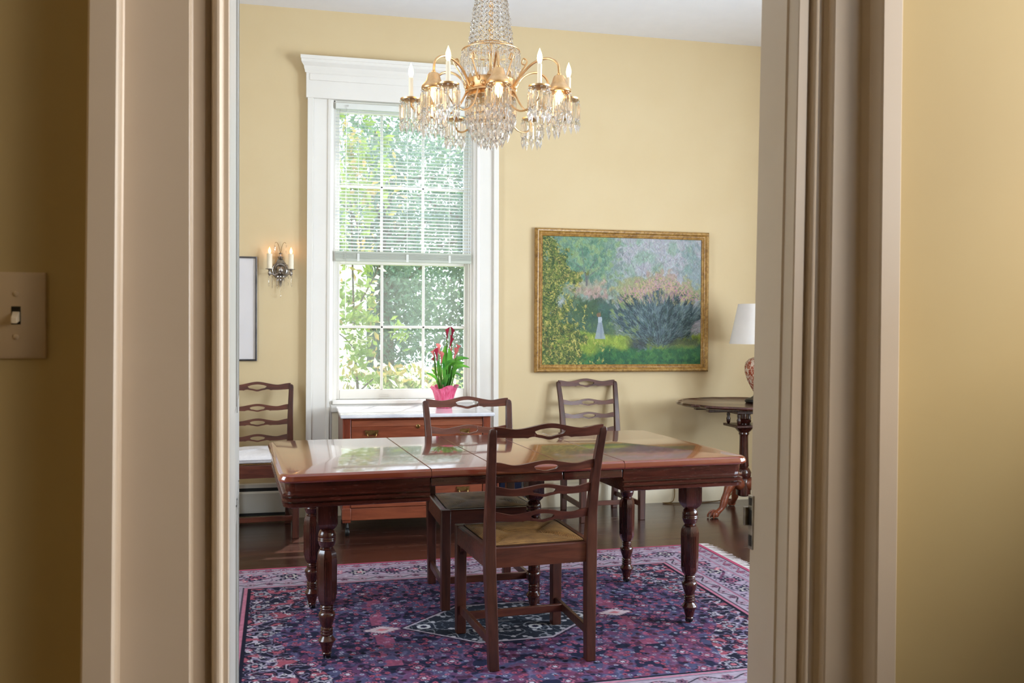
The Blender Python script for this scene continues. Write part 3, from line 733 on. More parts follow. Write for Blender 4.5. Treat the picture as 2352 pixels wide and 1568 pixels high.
    # stretchers
    for s in (-1, 1):
        b = MB(); b.loft([[(s * .196 - .008, -.215, .085), (s * .196 + .008, -.215, .085), (s * .196 + .008, -.215, .118), (s * .196 - .008, -.215, .118)],
                          [(s * .208 - .008, FY - .012, .085), (s * .208 + .008, FY - .012, .085), (s * .208 + .008, FY - .012, .118), (s * .208 - .008, FY - .012, .118)]])
        b.build('side_stretcher', M['wood'], t, bevel=.002)
    MB().box(-.2, .2, .098, .114, .086, .117).build('cross_stretcher', M['woodx'], t, bevel=.002)
    return t
RZ_ = RZ + .0005
chA = chair_proto('ladder back chair with its back turned to us and a rush seat', 'chair', (.8854, 3.5296, RZ_), .0633)
def place(label, x, y, z, rot):
    o = copy_tree(chA); o.location = (x, y, z); o.rotation_euler = (0, 0, rot); o['label'] = label; return o
place('ladder back chair facing us, tucked under the table before the marble topped chest', .852, 4.262, RZ_, PI + .035)
place('ladder back chair standing against the wall beneath the garden painting', 2.028, 5.945, 0, PI + .045)
chD = place('ladder back chair with a white seat cushion, standing before the wall heater', -.222, 5.86, 0, PI + .07)
for o in [o for o in SC.objects if o.name.startswith('ladder_back_chair')]: o['group'] = 'ladder back dining chairs'
# cushion on the chair by the heater
b = MB(); rings = []
for z, k in ((.0, .94), (.006, .985), (.018, 1.0), (.024, 1.012), (.030, 1.0), (.043, .97), (.052, .90), (.058, .74), (.061, .45), (.062, .1)):
    ring = []
    for i in range(48):
        a = 2 * PI * i / 48; ex = .28; x = math.copysign(abs(math.cos(a)) ** ex, math.cos(a)); y = math.copysign(abs(math.sin(a)) ** ex, math.sin(a))
        ring.append((x * k * (.205 + .012 * y), y * k * .205, z + .004 * math.sin(7 * a) * (z > .03)))
    rings.append(ring)
b.loft(rings)
cu = thing('seat_cushion', 'white piped cotton cushion lying on the chair before the heater', 'cushion', (-.222, 5.86, .4555), PI + .07)
b.build('cushion_body', M['cushion'], cu, ang=60)
b = MB(); ring = []
for i in range(49):
    a = 2 * PI * i / 48; ex = .28; x = math.copysign(abs(math.cos(a)) ** ex, math.cos(a)); y = math.copysign(abs(math.sin(a)) ** ex, math.sin(a)); ring.append((x * 1.014 * (.205 + .012 * y), y * 1.014 * .205, .024))
b.tube(ring, .0045, 6, False); b.build('piping', M['cushion'], cu)

# ------------------------------------------------------------------ marble-topped chest
ch = thing('chest_of_drawers', 'red brown chest of drawers with a white marble top under the window', 'chest of drawers', (.7335, 5.90, 0))
hx, yf, yb_ = .4575, -.27, .30
b = MB(); b.box(-hx - .015, hx + .022, yf - .028, yb_ + .02, .7185, .741); b.build('marble_top', M['marble'], ch, bevel=.006)
b = MB()
for s in (-1, 1): b.box(s * hx - (0 if s < 0 else .05), s * hx + (.05 if s < 0 else 0), yf, yf + .05, .082, .7185)
for s in (-1, 1): b.box(s * hx - (0 if s < 0 else .02), s * hx + (.02 if s < 0 else 0), yf + .05, yb_, .12, .7185)
b.box(-hx, hx, yb_ - .02, yb_, .1, .7185); b.box(-hx + .05, hx - .05, yf + .004, yf + .03, .706, .7185)
for z in (.536, .332, .1985): b.box(-hx + .05, hx - .05, yf + .006, yb_ - .02, z, z + .008)
b.build('carcass', M['chestd'], ch, bevel=.003)
b = MB(); b.box(-hx + .05, hx - .05, yf + .002, yf + .03, .095, .17); b.box(-hx + .05, hx - .05, yf - .003, yf + .03, .172, .198); b.box(-hx - .004, -hx + .052, yf - .006, yf + .05, .10, .172); b.box(hx - .052, hx + .004, yf - .006, yf + .05, .10, .172)
b.build('plinth_rail', M['chest'], ch, bevel=.004)
def drawer(z0, z1, hz):
    d = MB(); x = hx - .054
    d.box(-x, x, yf + .012, yf + .3, z0, z1); zt = z1 - (z1 - z0) * .24
    prof = [(.012, z0), (.004, z0 + .004), (.002, zt - .004), (-.002, zt), (.0, zt + .006), (.004, z1 - .004), (.012, z1)]
    d.loft([[(q, yf + p, z) for p, z in prof] for q in (-x, x)])
    o = d.build('drawer', M['chest'], ch, ang=30)
    for px in (-.283, .283):
        h = MB(); outl = [(-.043, .010), (-.038, .017), (-.02, .013), (-.006, .016), (.006, .016), (.02, .013), (.038, .017), (.043, .010), (.036, 0), (.041, -.010), (.03, -.016), (.012, -.012), (-.012, -.012), (-.03, -.016), (-.041, -.010), (-.036, 0)]
        h.loft([[(px + a, yf - .002 + dy, hz + c) for a, c in outl] for dy in (0.004, -.004)])
        h.tube(bez([(px - .026, yf - .006, hz + .002), (px - .027, yf - .02, hz - .004), (px - .022, yf - .026, hz - .020), (px, yf - .027, hz - .022), (px + .022, yf - .026, hz - .020), (px + .027, yf - .02, hz - .004), (px + .026, yf - .006, hz + .002)], 6), .003, 7)
        h.build('handle', M['brassd'], o)
    k = MB(); k.lathe([(.013, -.001), (.013, .004), (.008, .007), (.006, .004)], (0, yf + .0, hz + .035), 18, ax='y'); k.build('keyhole', M['brassd'], o)
drawer(.545, .705, .628); drawer(.341, .535, .435); drawer(.207, .331, .266)
for sx in (-1, 1):
    for y in (yf + .03, yb_ - .04):
        c = MB(); c.lathe([(.006, .082), (.01, .06), (.012, .05)], (sx * (hx - .03), y, 0), 12); c.lathe([(.006, -.012), (.022, -.012), (.024, -.008), (.024, .008), (.022, .012), (.006, .012)], (0, 0, 0), 18, ax='x')
        m = 26; n0 = len(c.v) - 18 * 6; c.v = c.v[:n0] + [(x + sx * (hx - .03), y2 + y - .008, z + .0245) for x, y2, z in c.v[n0:]]
        c.build('caster', M['black'], ch)

# navy box on the floor between the chest and the wall chair
nb = thing('fabric_box', 'dark navy woven box on the floor beside the marble topped chest', 'box', (1.40, 6.06, 0))
MB().box(-.075, .075, -.09, .12, .0, .30).build('box_body', M['navy'], nb, bevel=.006)
b = MB(); b.box(.076, .112, -.085, .11, 0, .30); b.build('end_board', M['pewter'], nb, bevel=.003)
MB().box(.086, .1, -.0865, -.084, .21, .275).build('hand_hole', M['black'], nb)
b = MB(); b.box(-.092, -.076, -.085, .11, 0, .30); b.build('side_board', M['chestd'], nb, bevel=.003)

# ------------------------------------------------------------------ calla lily in a pink wrapped pot
CP = thing('calla_lily', 'potted pink calla lily in a crinkled pink wrap on the marble top', 'potted plant', (.954, 6.0, .7412))
prof = [(.045, 0.0), (.052, .002), (.055, .03), (.061, .06), (.068, .09), (.078, .12), (.092, .142), (.088, .1405), (.074, .118), (.064, .09), (.058, .06)]
b = MB()
def crink(a, z):
    k = max(0, z / .14); return 1 + (.02 + .05 * k) * math.sin(9 * a + 1) * .6 + .05 * k * math.sin(5 * a + 2) + .015 * math.sin(23 * a + 9 * z * 20)
rings = []
for r, z in prof:
    ring = []
    for i in range(96):
        a = 2 * PI * i / 96; k = crink(a, z); zz = z + (max(0, z - .06) / .08) * .012 * math.sin(4 * a + .6)
        ring.append((r * k * math.cos(a), r * k * math.sin(a), zz))
    rings.append(ring)
b.loft(rings); b.build('pot_wrap', M['foil'], CP, ang=60)
MB().lathe([(.01, .104), (.064, .105), (.064, .112), (.01, .116)], n=20).build('soil', M['bark'], CP)
def calla(tip, base, ang, dark, r=.017):
    tip, base = Vector((tip[0], RND.uniform(-.05, .04), tip[1])), Vector((base[0], RND.uniform(-.02, .02), base[1]))
    base.y = tip.y * .8; ax = (tip - base); ln = ax.length; ax.normalize()
    s1 = ax.cross(Vector((0, 1, 0))).normalized(); s2 = ax.cross(s1)
    o = MB(); root = Vector((base.x * .45, base.y * .4, .11))
    stem = bez([root, root.lerp(base, .5) + Vector((base.x * .15, 0, .01)), base], 8); o.tube(stem, .0042, 7)
    st = o.build('flower_stem', M['calstem'], CP)
    f = MB(); rings = []; n = 20
    for k in range(13):
        t = k / 12; rad = r * (.22 + .30 * t + .5 * t ** 3.5); ring = []
        for i in range(n):
            a = 2 * PI * i / n; lip = max(0, math.cos(a - ang)); zz = t * ln * (1 + .28 * lip * t * t - .06 * t)
            rr = rad * (1 + .25 * lip * t ** 3); p = base + ax * zz + (s1 * math.cos(a) + s2 * math.sin(a)) * rr; ring.append(tuple(p))
        rings.append(ring)
    f.loft(rings, cap=False); f.build('spathe', M['callad'] if dark else M['calla'], st, ang=70)
    sp = MB(); sp.tube([tuple(base + ax * ln * .35), tuple(base + ax * ln * .8)], [.003, .002], 6); sp.build('spadix', M['calstem'], st)
for tip, base, ang, dk_ in (((.026, .52), (.022, .452), 3.6, 1), ((.061, .519), (.052, .46), .3, 1), ((.055, .463), (.036, .395), .2, 1), ((-.044, .416), (-.04, .355), 1, 0), ((-.08, .378), (-.068, .335), 3, 0), ((-.059, .384), (-.05, .31), 2, 1),
                        ((-.02, .362), (-.024, .295), 1, 0), ((.089, .414), (.082, .378), .5, 0), ((.04, .389), (.048, .338), 3, 0), ((.076, .385), (.060, .325), 1, 0), ((-.076, .332), (-.058, .298), 3, 1)):
    calla(tip, base, ang, dk_, .015 if dk_ else .016)
def leaf(base, mid, tip, wd, y):
    P = bez([(base[0], y * .5, base[1]), (mid[0], y, mid[1]), (tip[0], y * 1.3, tip[1])], 8); b = MB(); rings = []
    for k, p in enumerate(P):
        t = k / (len(P) - 1); w = wd * (math.sin(PI * min(1, .12 + t * .88)) ** .8) * (1 - .35 * t) + .0006
        d = (P[min(k + 1, len(P) - 1)] - P[max(k - 1, 0)]).normalized(); sd = d.cross(Vector((0, -.75, .65))).normalized(); nr = sd.cross(d)
        rings.append([tuple(p + sd * w * q + nr * (abs(q) * w * .45)) for q in (-1, -.5, 0, .5, 1)])
    b.loft(rings, cap=False, closed=False)
    st = bez([(base[0] * .35, y * .2, .11), (base[0] * .75, y * .4, (base[1] + .11) / 2), (base[0], y * .5, base[1])], 6); b.tube(st, .0038, 6)
    b.build('leaf', M['calleaf'], CP, ang=80)
for l, wd, y in ((((.058, .301), (.10, .325), (.16, .326)), .018, -.03), (((.042, .285), (.078, .295), (.125, .298)), .022, -.05), (((.054, .266), (.1, .278), (.172, .265)), .018, .0), (((.054, .225), (.074, .262), (.104, .273)), .018, -.06),
                 (((-.047, .185), (-.085, .215), (-.126, .233)), .012, -.02), (((-.054, .178), (-.074, .205), (-.091, .217)), .016, -.05), (((-.008, .152), (.008, .20), (.030, .226)), .022, -.07), (((-.027, .2), (-.04, .266), (-.05, .315)), .014, -.03),
                 (((.007, .25), (-.002, .347), (.012, .412)), .020, .01), (((.031, .28), (.03, .345), (.022, .395)), .022, -.03), (((.054, .223), (.082, .226), (.113, .203)), .008, -.03), (((.043, .19), (.062, .235), (.096, .266)), .018, .02),
                 (((-.05, .21), (-.07, .24), (-.088, .253)), .011, .0), (((-.008, .268), (.027, .303), (.06, .307)), .017, -.06), (((.0, .18), (-.012, .25), (-.014, .30)), .014, -.05), (((.02, .17), (.03, .25), (.05, .30)), .02, .04)):
    leaf(*l, wd, y)

# ------------------------------------------------------------------ garden painting
def blur(n, k): return n
def paint_garden(h, w):
    y, x = np.meshgrid(np.linspace(0, 1, h), np.linspace(0, 1, w), indexing='ij')
    n8, n4, n16, n2 = fnoise(h, w, 11, 61), fnoise(h, w, 3.6, 62), fnoise(h, w, 26, 63), fnoise(h, w, 1.8, 64)
    img = np.zeros((h, w, 3))
    def put(m, c, a=1.0):
        m = np.clip(np.asarray(m, float) * a, 0, 1)[..., None]; img[:] = img * (1 - m) + m * (np.array(s2l(c)) if isinstance(c, tuple) else c)
    sm = lambda v, a, b: np.clip((v - a) / (b - a), 0, 1)
    put(np.ones((h, w)), (164, 165, 172))
    put(sm(.55 - x + .1 * n16, 0, .3), (136, 160, 146), .9)          # hazy trees
    put(sm(n8 + (x - .45) * -1.2 - (y - .25) * .8, .1, .9), (112, 146, 116), .75)
    put(sm(n8 * .6 + n4 * .5 + (x > .5) * .2 - np.abs(y - .22) * 2, .1, .9), (150, 168, 160), .75)
    put(sm(.28 - np.hypot((x - .97) / .5, (y - .3) / 1.3) + .06 * n4, 0, .1), (118, 140, 140), .7)
    put(sm(.30 - np.hypot(x - .23, (y - .18) * .9) + .05 * n4, 0, .12), (96, 134, 104), .7)
    put((n4 > .5) & (x < .48) & (y < .4), (150, 170, 96), .35); put((n4 < -.7) & (x < .5) & (y < .42), (66, 104, 92), .5)
    def stroke(pts, wd, c, a):
        P = bez([(p[0], p[1], 0) for p in pts], 14)
        for i, p in enumerate(P):
            r = wd * (1 - .6 * i / len(P)); put(sm(r * 1.6 - np.hypot((x - p.x) * w / h, y - p.y), 0, r), c, a)
    for pts, wd in (([(.27, .38), (.26, .28), (.19, .2)], .008), ([(.27, .38), (.29, .26), (.33, .17)], .008), ([(.27, .36), (.25, .2), (.24, .08)], .007), ([(.29, .3), (.35, .24), (.42, .16)], .005), ([(.43, .46), (.42, .38), (.37, .32)], .005), ([(.43, .46), (.45, .36), (.5, .3)], .004), ([(.60, .36), (.56, .22), (.5, .12)], .005), ([(.60, .36), (.63, .2), (.6, .08)], .005), ([(.63, .3), (.7, .2), (.78, .12)], .005), ([(.68, .3), (.74, .2), (.84, .16)], .004)):
        stroke(pts, wd, (104, 104, 112), .4)
    put(sm(.12 - np.abs(y - .47 - .05 * n8) + .02 * n4, 0, .08) * (x < .6), (112, 132, 104), .8)     # middle shrubs
    put(sm(.10 - np.hypot((x - .33) * .9, (y - .46) * 1.3) + .03 * n4, 0, .05), (176, 138, 140), .7)
    put(sm(.12 - np.hypot((x - .27) * .8, (y - .4) * 1.7) + .03 * n4, 0, .05), (176, 156, 138), .5)
    put(sm(.5 - x, 0, .06) * sm(y - .56 + .02 * n8, 0, .05), (58, 88, 66), .92); put(sm(.5 - x, 0, .06) * (y > .56) * (n4 > .4), (88, 112, 70), .6)
    put(sm(.16 - np.hypot((x - .34) * 1.0, (y - .57) * 1.5) + .02 * n4, 0, .04), (54, 86, 76), .9)
    put(sm(.15 - np.hypot((x - .22), (y - .56) * 1.4) + .02 * n4, 0, .05), (66, 92, 60), .8)
    # lawn
    lawn = sm(y - .735 + .012 * n8, 0, .03); put(lawn, (128, 150, 58)); put(lawn * (n4 > .3), (156, 172, 70), .6)
    put(sm(y - .84 - .06 * (.55 - x) + .02 * n8, 0, .05), (44, 96, 56)); put(sm(y - .84, 0, .05) * (n4 > .4), (78, 124, 62), .5); put(sm(y - .9, 0, .06) * (n4 < -.6), (26, 72, 50), .6)
    # big bush
    q = np.hypot((x - .715) / .285, (y - .60) / .27); bush = sm(1.02 - q + .09 * n8 + .05 * n4, 0, .08)
    put(sm(1.03 - np.hypot((x - .72) / .28, (y - .47) / .2) + .1 * n4 + .08 * n8, 0, .12), (150, 150, 106), .85)
    put(sm(.75 - np.hypot((x - .74) / .2, (y - .36) / .12) + .25 * n4, 0, .3), (176, 142, 148), .6)
    put(bush * (y > .42 + .03 * n8), (62, 84, 88)); put(bush * (y > .45) * (n4 > .35), (96, 116, 124), .75); put(bush * (y > .45) * (n2 > .9), (128, 148, 150), .6); put(bush * (y > .44) * (n4 < -.6), (38, 54, 62), .8)
    put(bush * (y < .52) * (n2 > .5), (176, 168, 110), .6); put(bush * (y < .5) * (n4 > .5), (174, 132, 142), .5)
    put(bush * (x < .6) * (n4 > .6) * (y > .5), (120, 140, 70), .7)
    put(sm(.05 - np.abs(y - .83 - .01 * n8), 0, .03) * sm(x - .5, 0, .05) * sm(1.02 - x, 0, .05), (58, 64, 62), .75)
    for k in range(11):
        xa = .62 + .02 * k; stroke([(xa, .84), (xa + (k - 5) * .012, .74), (.70 + (k - 5) * .045, .58)], .005, (48, 46, 56), .4)
    # near foliage along the side
    edge = .13 + .17 * sm(y, .5, 1.0) + .05 * n8 + .03 * n4; fol = sm(edge - x, 0, .03)
    put(fol, (78, 98, 48)); put(fol * (n4 > .2), (112, 122, 58), .8); put(fol * (n2 > .9), (172, 162, 92), .8); put(fol * (n2 < -1.0), (36, 62, 42), .8); put(fol * (n4 < -.9), (92, 82, 50), .6)
    put(sm(edge + .1 - x, 0, .02) * (n2 > 1.15) * (y > .35), (188, 178, 96), .8)
    # the figure in a pale dress
    cx = .352; sk = .011 + .022 * sm(y, .66, .80); put((np.abs(x - cx - .004) < sk) & (y > .655) & (y < .80), (150, 162, 174), .85); put((np.abs(x - cx) < .013 + .003 * n4) & (y > .625) & (y < .67), (172, 182, 192)); put((np.hypot((x - cx + .005) * 1.2, y - .61) < .017), (124, 98, 72), .9); put((np.abs(x - cx - .01) < .006) & (y > .67) & (y < .79), (128, 140, 154), .7)
    # broken brush strokes
    r = np.random.RandomState(3); lum = img.copy()
    for k in range(15000):
        px, py = r.randint(4, w - 4), r.randint(4, h - 4); c = lum[py, px] * (1 + r.uniform(-.32, .42)) * (1 + r.uniform(-.1, .1, 3))
        ln, th = r.randint(2, 7), r.randint(1, 3); an = r.uniform(-.6, 2.2)
        if np.hypot((px / w - .715) / .29, (py / h - .6) / .27) < 1: an = math.atan2(py / h - .92, (px / w - .72) * 1.3) + r.uniform(-.35, .35); ln += 3; ca, sa = math.cos(an), math.sin(an)
        if abs(px / w - cx) < .03 and .6 < py / h < .81: continue
        for t in range(-ln, ln + 1):
            yy, xx = int(py + t * sa), int(px + t * ca)
            if 0 <= yy < h - th and 0 <= xx < w - th: img[yy:yy + th, xx:xx + th] = img[yy:yy + th, xx:xx + th] * .4 + c * .6
    r = np.random.RandomState(8)
    def dab(px, py, c, ln, th, an, al=.75):
        ca, sa = math.cos(an), math.sin(an); c = np.array(s2l(c))
        for t in range(-ln, ln + 1):
            yy, xx = int(py + t * sa), int(px + t * ca)
            if 0 <= yy < h - th and 0 <= xx < w - th: img[yy:yy + th, xx:xx + th] = img[yy:yy + th, xx:xx + th] * (1 - al) + c * al
    for pts, wd in (([(.27, .38), (.26, .28), (.19, .2)], .006), ([(.27, .38), (.29, .26), (.33, .17)], .006), ([(.27, .36), (.25, .2), (.24, .08)], .005), ([(.29, .3), (.35, .24), (.42, .16)], .004), ([(.43, .46), (.42, .38), (.37, .32)], .004), ([(.60, .36), (.56, .22), (.5, .12)], .004), ([(.60, .36), (.63, .2), (.6, .08)], .004), ([(.68, .3), (.74, .2), (.84, .16)], .004)):
        stroke(pts, wd, (92, 92, 96), .35)
    for k in range(2600):      # sunlit and shaded leaves of the near foliage
        py = r.rand(); px = abs(r.randn()) * (.07 + .10 * py); q = r.rand()
        if px < edge[int(py * (h - 1)), int(min(px, .99) * (w - 1))] + .05:
            dab(px * w, py * h, (176, 166, 90) if q < .2 else ((54, 78, 46) if q < .62 else (110, 126, 62)), r.randint(1, 4), r.randint(1, 3), r.uniform(-1, 1.6))
    for k in range(1500):      # shadows and cool lights in the big bush
        a = r.uniform(-2.9, -.25); rr = r.rand() ** .6; px, py = .72 + .27 * rr * math.cos(a), .86 + .42 * rr * math.sin(a); q = r.rand()
        dab(px * w, py * h, (44, 58, 64) if q < .5 else ((112, 134, 138) if q < .85 else (74, 104, 78)), r.randint(2, 8), 1, a + r.uniform(-.4, .4), .6)
    for k in range(500):
        a = r.uniform(-3.0, -.1); px, py = .74 + .25 * math.cos(a) * r.uniform(.5, 1), .50 + .19 * math.sin(a) * r.uniform(.5, 1); q = r.rand()
        dab(px * w, py * h, (190, 138, 150) if q < .5 else ((186, 176, 112) if q < .75 else (110, 132, 90)), r.randint(1, 3), 2, r.uniform(0, 3), .6)
    return np.clip(img * .9, .004, 1)
PX0, PX1, PZ0, PZ1 = 1.639, 2.957, .958, 1.977
pt = thing('garden_painting', 'large gilt framed painting of a green garden with a pale dressed woman', 'painting', ((PX0 + PX1) / 2, WY - .002, (PZ0 + PZ1) / 2))
hw, hh = (PX1 - PX0) / 2, (PZ1 - PZ0) / 2
def frame(parent, hw, hh, prof, mat, name='frame'):
    """mitred moulding: prof = (inset from the outer edge, height off the wall)"""
    b = MB(); rings = []
    for sx, sz in ((-1, -1), (1, -1), (1, 1), (-1, 1)): rings.append([(sx * (hw - i), -p, sz * (hh - i)) for i, p in prof])
    rings.append(rings[0]); b.loft(rings, cap=False); return b.build(name, mat, parent, ang=30)
frame(pt, hw, hh, [(0, 0), (0, .03), (.006, .042), (.012, .047), (.02, .044), (.027, .034), (.031, .030), (.034, .033), (.038, .033), (.041, .026), (.046, .024), (.049, .027), (.053, .024), (.056, .014), (.056, 0)], M['gold'])
iw, ih = hw - .054, hh - .054; nu, nv = 480, 366
paint_grid('canvas', nu, nv, lambda i, j: np.stack([-iw + 2 * iw * j, np.full(len(i), -.016), ih - 2 * ih * i], 1), paint_garden(nv, nu), m_attr('oil_on_canvas', .5, .25, 90), pt)
MB().box(-iw, iw, -.014, 0, -ih, ih).build('backing_board', M['bark'], pt, smooth=False)

# framed sheet partly hidden by the doorway
fp = thing('framed_print', 'white matted picture in a thin grey frame beside the crystal sconce', 'framed picture', (-.53, WY - .002, 1.3875))
hw, hh = .281, .3425
frame(fp, hw, hh, [(0, 0), (0, .02), (.004, .022), (.010, .022), (.012, .012), (.012, 0)], M['pewter'])
MB().box(-hw + .011, hw - .011, -.010, 0, -hh + .011, hh - .011).build('mat_board', M['mat'], fp, smooth=False)
MB().box(-hw + .011, hw - .011, -.0145, -.0125, -hh + .011, hh - .011).build('glass', M['clear'], fp, smooth=False)

# ------------------------------------------------------------------ crystal pieces
def prism_mesh(b, p, ln=.1, r=.0062, bead=True):
    """cut drop: round bead, flat bar with a waist, spear tip, hanging down from p"""
    x, y, z = p; k = ln / .1
    if bead: b.lathe([(.0006, 0), (.0044, -.003), (.0056, -.0055), (.0044, -.008), (.0006, -.011)], (x, y, z), 6)
    z -= .012
    rot = (x * 7 + y * 5) % 1
    def hexr(rr, dz, sq=.7): return [(x + rr * math.cos(2 * PI * (i / 6 + rot)), y + rr * sq * math.sin(2 * PI * (i / 6 + rot)), z + dz) for i in range(6)]
    b.loft([hexr(.0012, 0), hexr(r, -.006 * k), hexr(r, -.050 * k), hexr(r * .35, -.056 * k)])
    b.loft([hexr(r * .3, -.057 * k, 1), hexr(r * .85, -.063 * k, 1), hexr(r * .95, -.069 * k, 1), hexr(.0005, -.089 * k, 1)])
    return b

CH = thing('chandelier', 'brass and crystal chandelier with lit candle bulbs hanging above the table', 'chandelier', (.828, 3.95, 0))
# stem, band and rings
b = MB(); b.lathe([(.004, 2.335), (.012, 2.34), (.014, 2.35), (.008, 2.362), (.0075, 2.45), (.012, 2.462), (.014, 2.47), (.006, 2.48), (.006, 2.56)], n=16)
for z in np.arange(2.56, 3.22, .036): b.lathe([(.004, z), (.012, z + .008), (.013, z + .012), (.006, z + .022), (.004, z + .036)], n=14)
b.lathe([(.004, 3.2), (.008, 3.22), (.008, 3.33), (.05, 3.345), (.062, 3.36), (.062, ZC - .001), (.004, ZC - .001)], n=24)
b.build('stem', M['brass'], CH)
def ring_mesh(b, r, z, t, n=48): b.tube([(r * math.cos(2 * PI * i / n), r * math.sin(2 * PI * i / n), z) for i in range(n + 1)], t, 8, False)
b = MB(); b.lathe([(.006, 2.345), (.09, 2.345), (.104, 2.352), (.109, 2.348), (.105, 2.338), (.105, 2.305), (.112, 2.300), (.113, 2.293), (.106, 2.288), (.098, 2.282), (.104, 2.276), (.104, 2.27), (.08, 2.262), (.006, 2.258)], n=48)
for i in range(12):
    a = 2 * PI * i / 12; b.lathe([(.001, -.011), (.008, -.008), (.011, 0), (.008, .008), (.001, .011)], (.109 * math.cos(a), .109 * math.sin(a), 2.318), 10)
    b.lathe([(.008, 0), (.014, .004), (.010, .012), (.004, .02), (.0006, .028)], (.098 * math.cos(a + .26), .098 * math.sin(a + .26), 2.346), 8)
b.build('body_band', M['brass'], CH)
b = MB(); ring_mesh(b, .095, 2.497, .0028); ring_mesh(b, .126, 2.478, .0028)
for i in range(6):
    a = 2 * PI * i / 6; b.tube([(.01 * math.cos(a), .01 * math.sin(a), 2.475), (.095 * math.cos(a), .095 * math.sin(a), 2.497), (.126 * math.cos(a), .126 * math.sin(a), 2.478)], .0018, 6)
b.build('crown_ring', M['brass'], CH)
# bead strands above, prism curtains
b = MB(); pins = MB()
for i in range(22):
    a = 2 * PI * i / 22; z = 2.492; k = 0
    while z < 3.2:
        t = (z - 2.49) / .72; r = lerp(.094, .074, min(1, t / .22)) if t < .22 else lerp(.074, .012, ((t - .22) / .78) ** .8)
        wob = .002 * math.sin(k * 2.1 + i); x, y = (r + wob) * math.cos(a), (r + wob) * math.sin(a); s = .0098 if z < 2.9 else .007
        b.lathe([(.0008, -s), (s * .75, -s * .55), (s, 0), (s * .75, s * .55), (.0008, s)], (x, y, z), 6)
        pins.box(x - .0016, x + .0016, y - .0016, y + .0016, z + s * .9, z + s * 1.25)
        z += 2.15 * s; k += 1
o = b.build('bead_strands', M['crystal'], CH, smooth=False); tag(o, kind='stuff')
o = pins.build('bead_pins', M['brassd'], CH, smooth=False); tag(o, kind='stuff')
b = MB()
for i in range(26):
    a = 2 * PI * i / 26; prism_mesh(b, (.126 * math.cos(a), .126 * math.sin(a), 2.474), .135, .0066)
    prism_mesh(b, (.118 * math.cos(a + .12), .118 * math.sin(a + .12), 2.47), .03, .005)
o = b.build('crystal_curtain', M['crystal'], CH, smooth=False); tag(o, kind='stuff')
b = MB()
for r, z, n, ln in ((.106, 2.272, 24, .125), (.094, 2.24, 20, .12), (.078, 2.205, 16, .12), (.054, 2.178, 12, .12), (.028, 2.165, 7, .115), (.0, 2.15, 1, .10)):
    for i in range(n):
        a = 2 * PI * (i + .37 * (z * 100 % 1)) / n; prism_mesh(b, (r * math.cos(a), r * math.sin(a), z), ln, .0092)
o = b.build('crystal_cascade', M['crystal'], CH, smooth=False); tag(o, kind='stuff')
b = MB()
for r, z in ((.106, 2.273), (.092, 2.236), (.074, 2.201), (.052, 2.173), (.028, 2.156)):
    ring_mesh(b, r, z, .002, 32)
    for i in range(4):
        a = PI / 2 * i + .4; b.tube([(r * math.cos(a), r * math.sin(a), z), (min(.1, r + .018) * math.cos(a), min(.1, r + .018) * math.sin(a), z + .036)], .0014, 5)
b.build('cascade_ring', M['brass'], CH)
PM = MB(); prism_mesh(PM, (0, 0, 0), .14, .0098); prism0 = None; SPARE = MB()
def hang(parent, r, z, n, off=0):
    global prism0
    for i in range(n):
        a = 2 * PI * (i + off) / n; x, y = r * math.cos(a), r * math.sin(a)
        if prism0 is None: prism0 = o = PM.build('prism', M['crystal'], parent, smooth=False)
        else: o = prism0.copy(); COL.objects.link(o); o.parent = parent
        o.location = (x, y, z); o.rotation_euler = (0, 0, a * 1.7)
def spare(cx, cy, z, r, n):
    for i in range(n): a = 2 * PI * i / n; prism_mesh(SPARE, (cx + r * math.cos(a), cy + r * math.sin(a), z), .14, .0098)
BULB = [(.0055, 0), (.0075, .006), (.0105, .016), (.0115, .025), (.0100, .036), (.0066, .048), (.003, .057), (.0006, .064)]
yaw_off = -YAW          # arm angles are measured from the line of sight
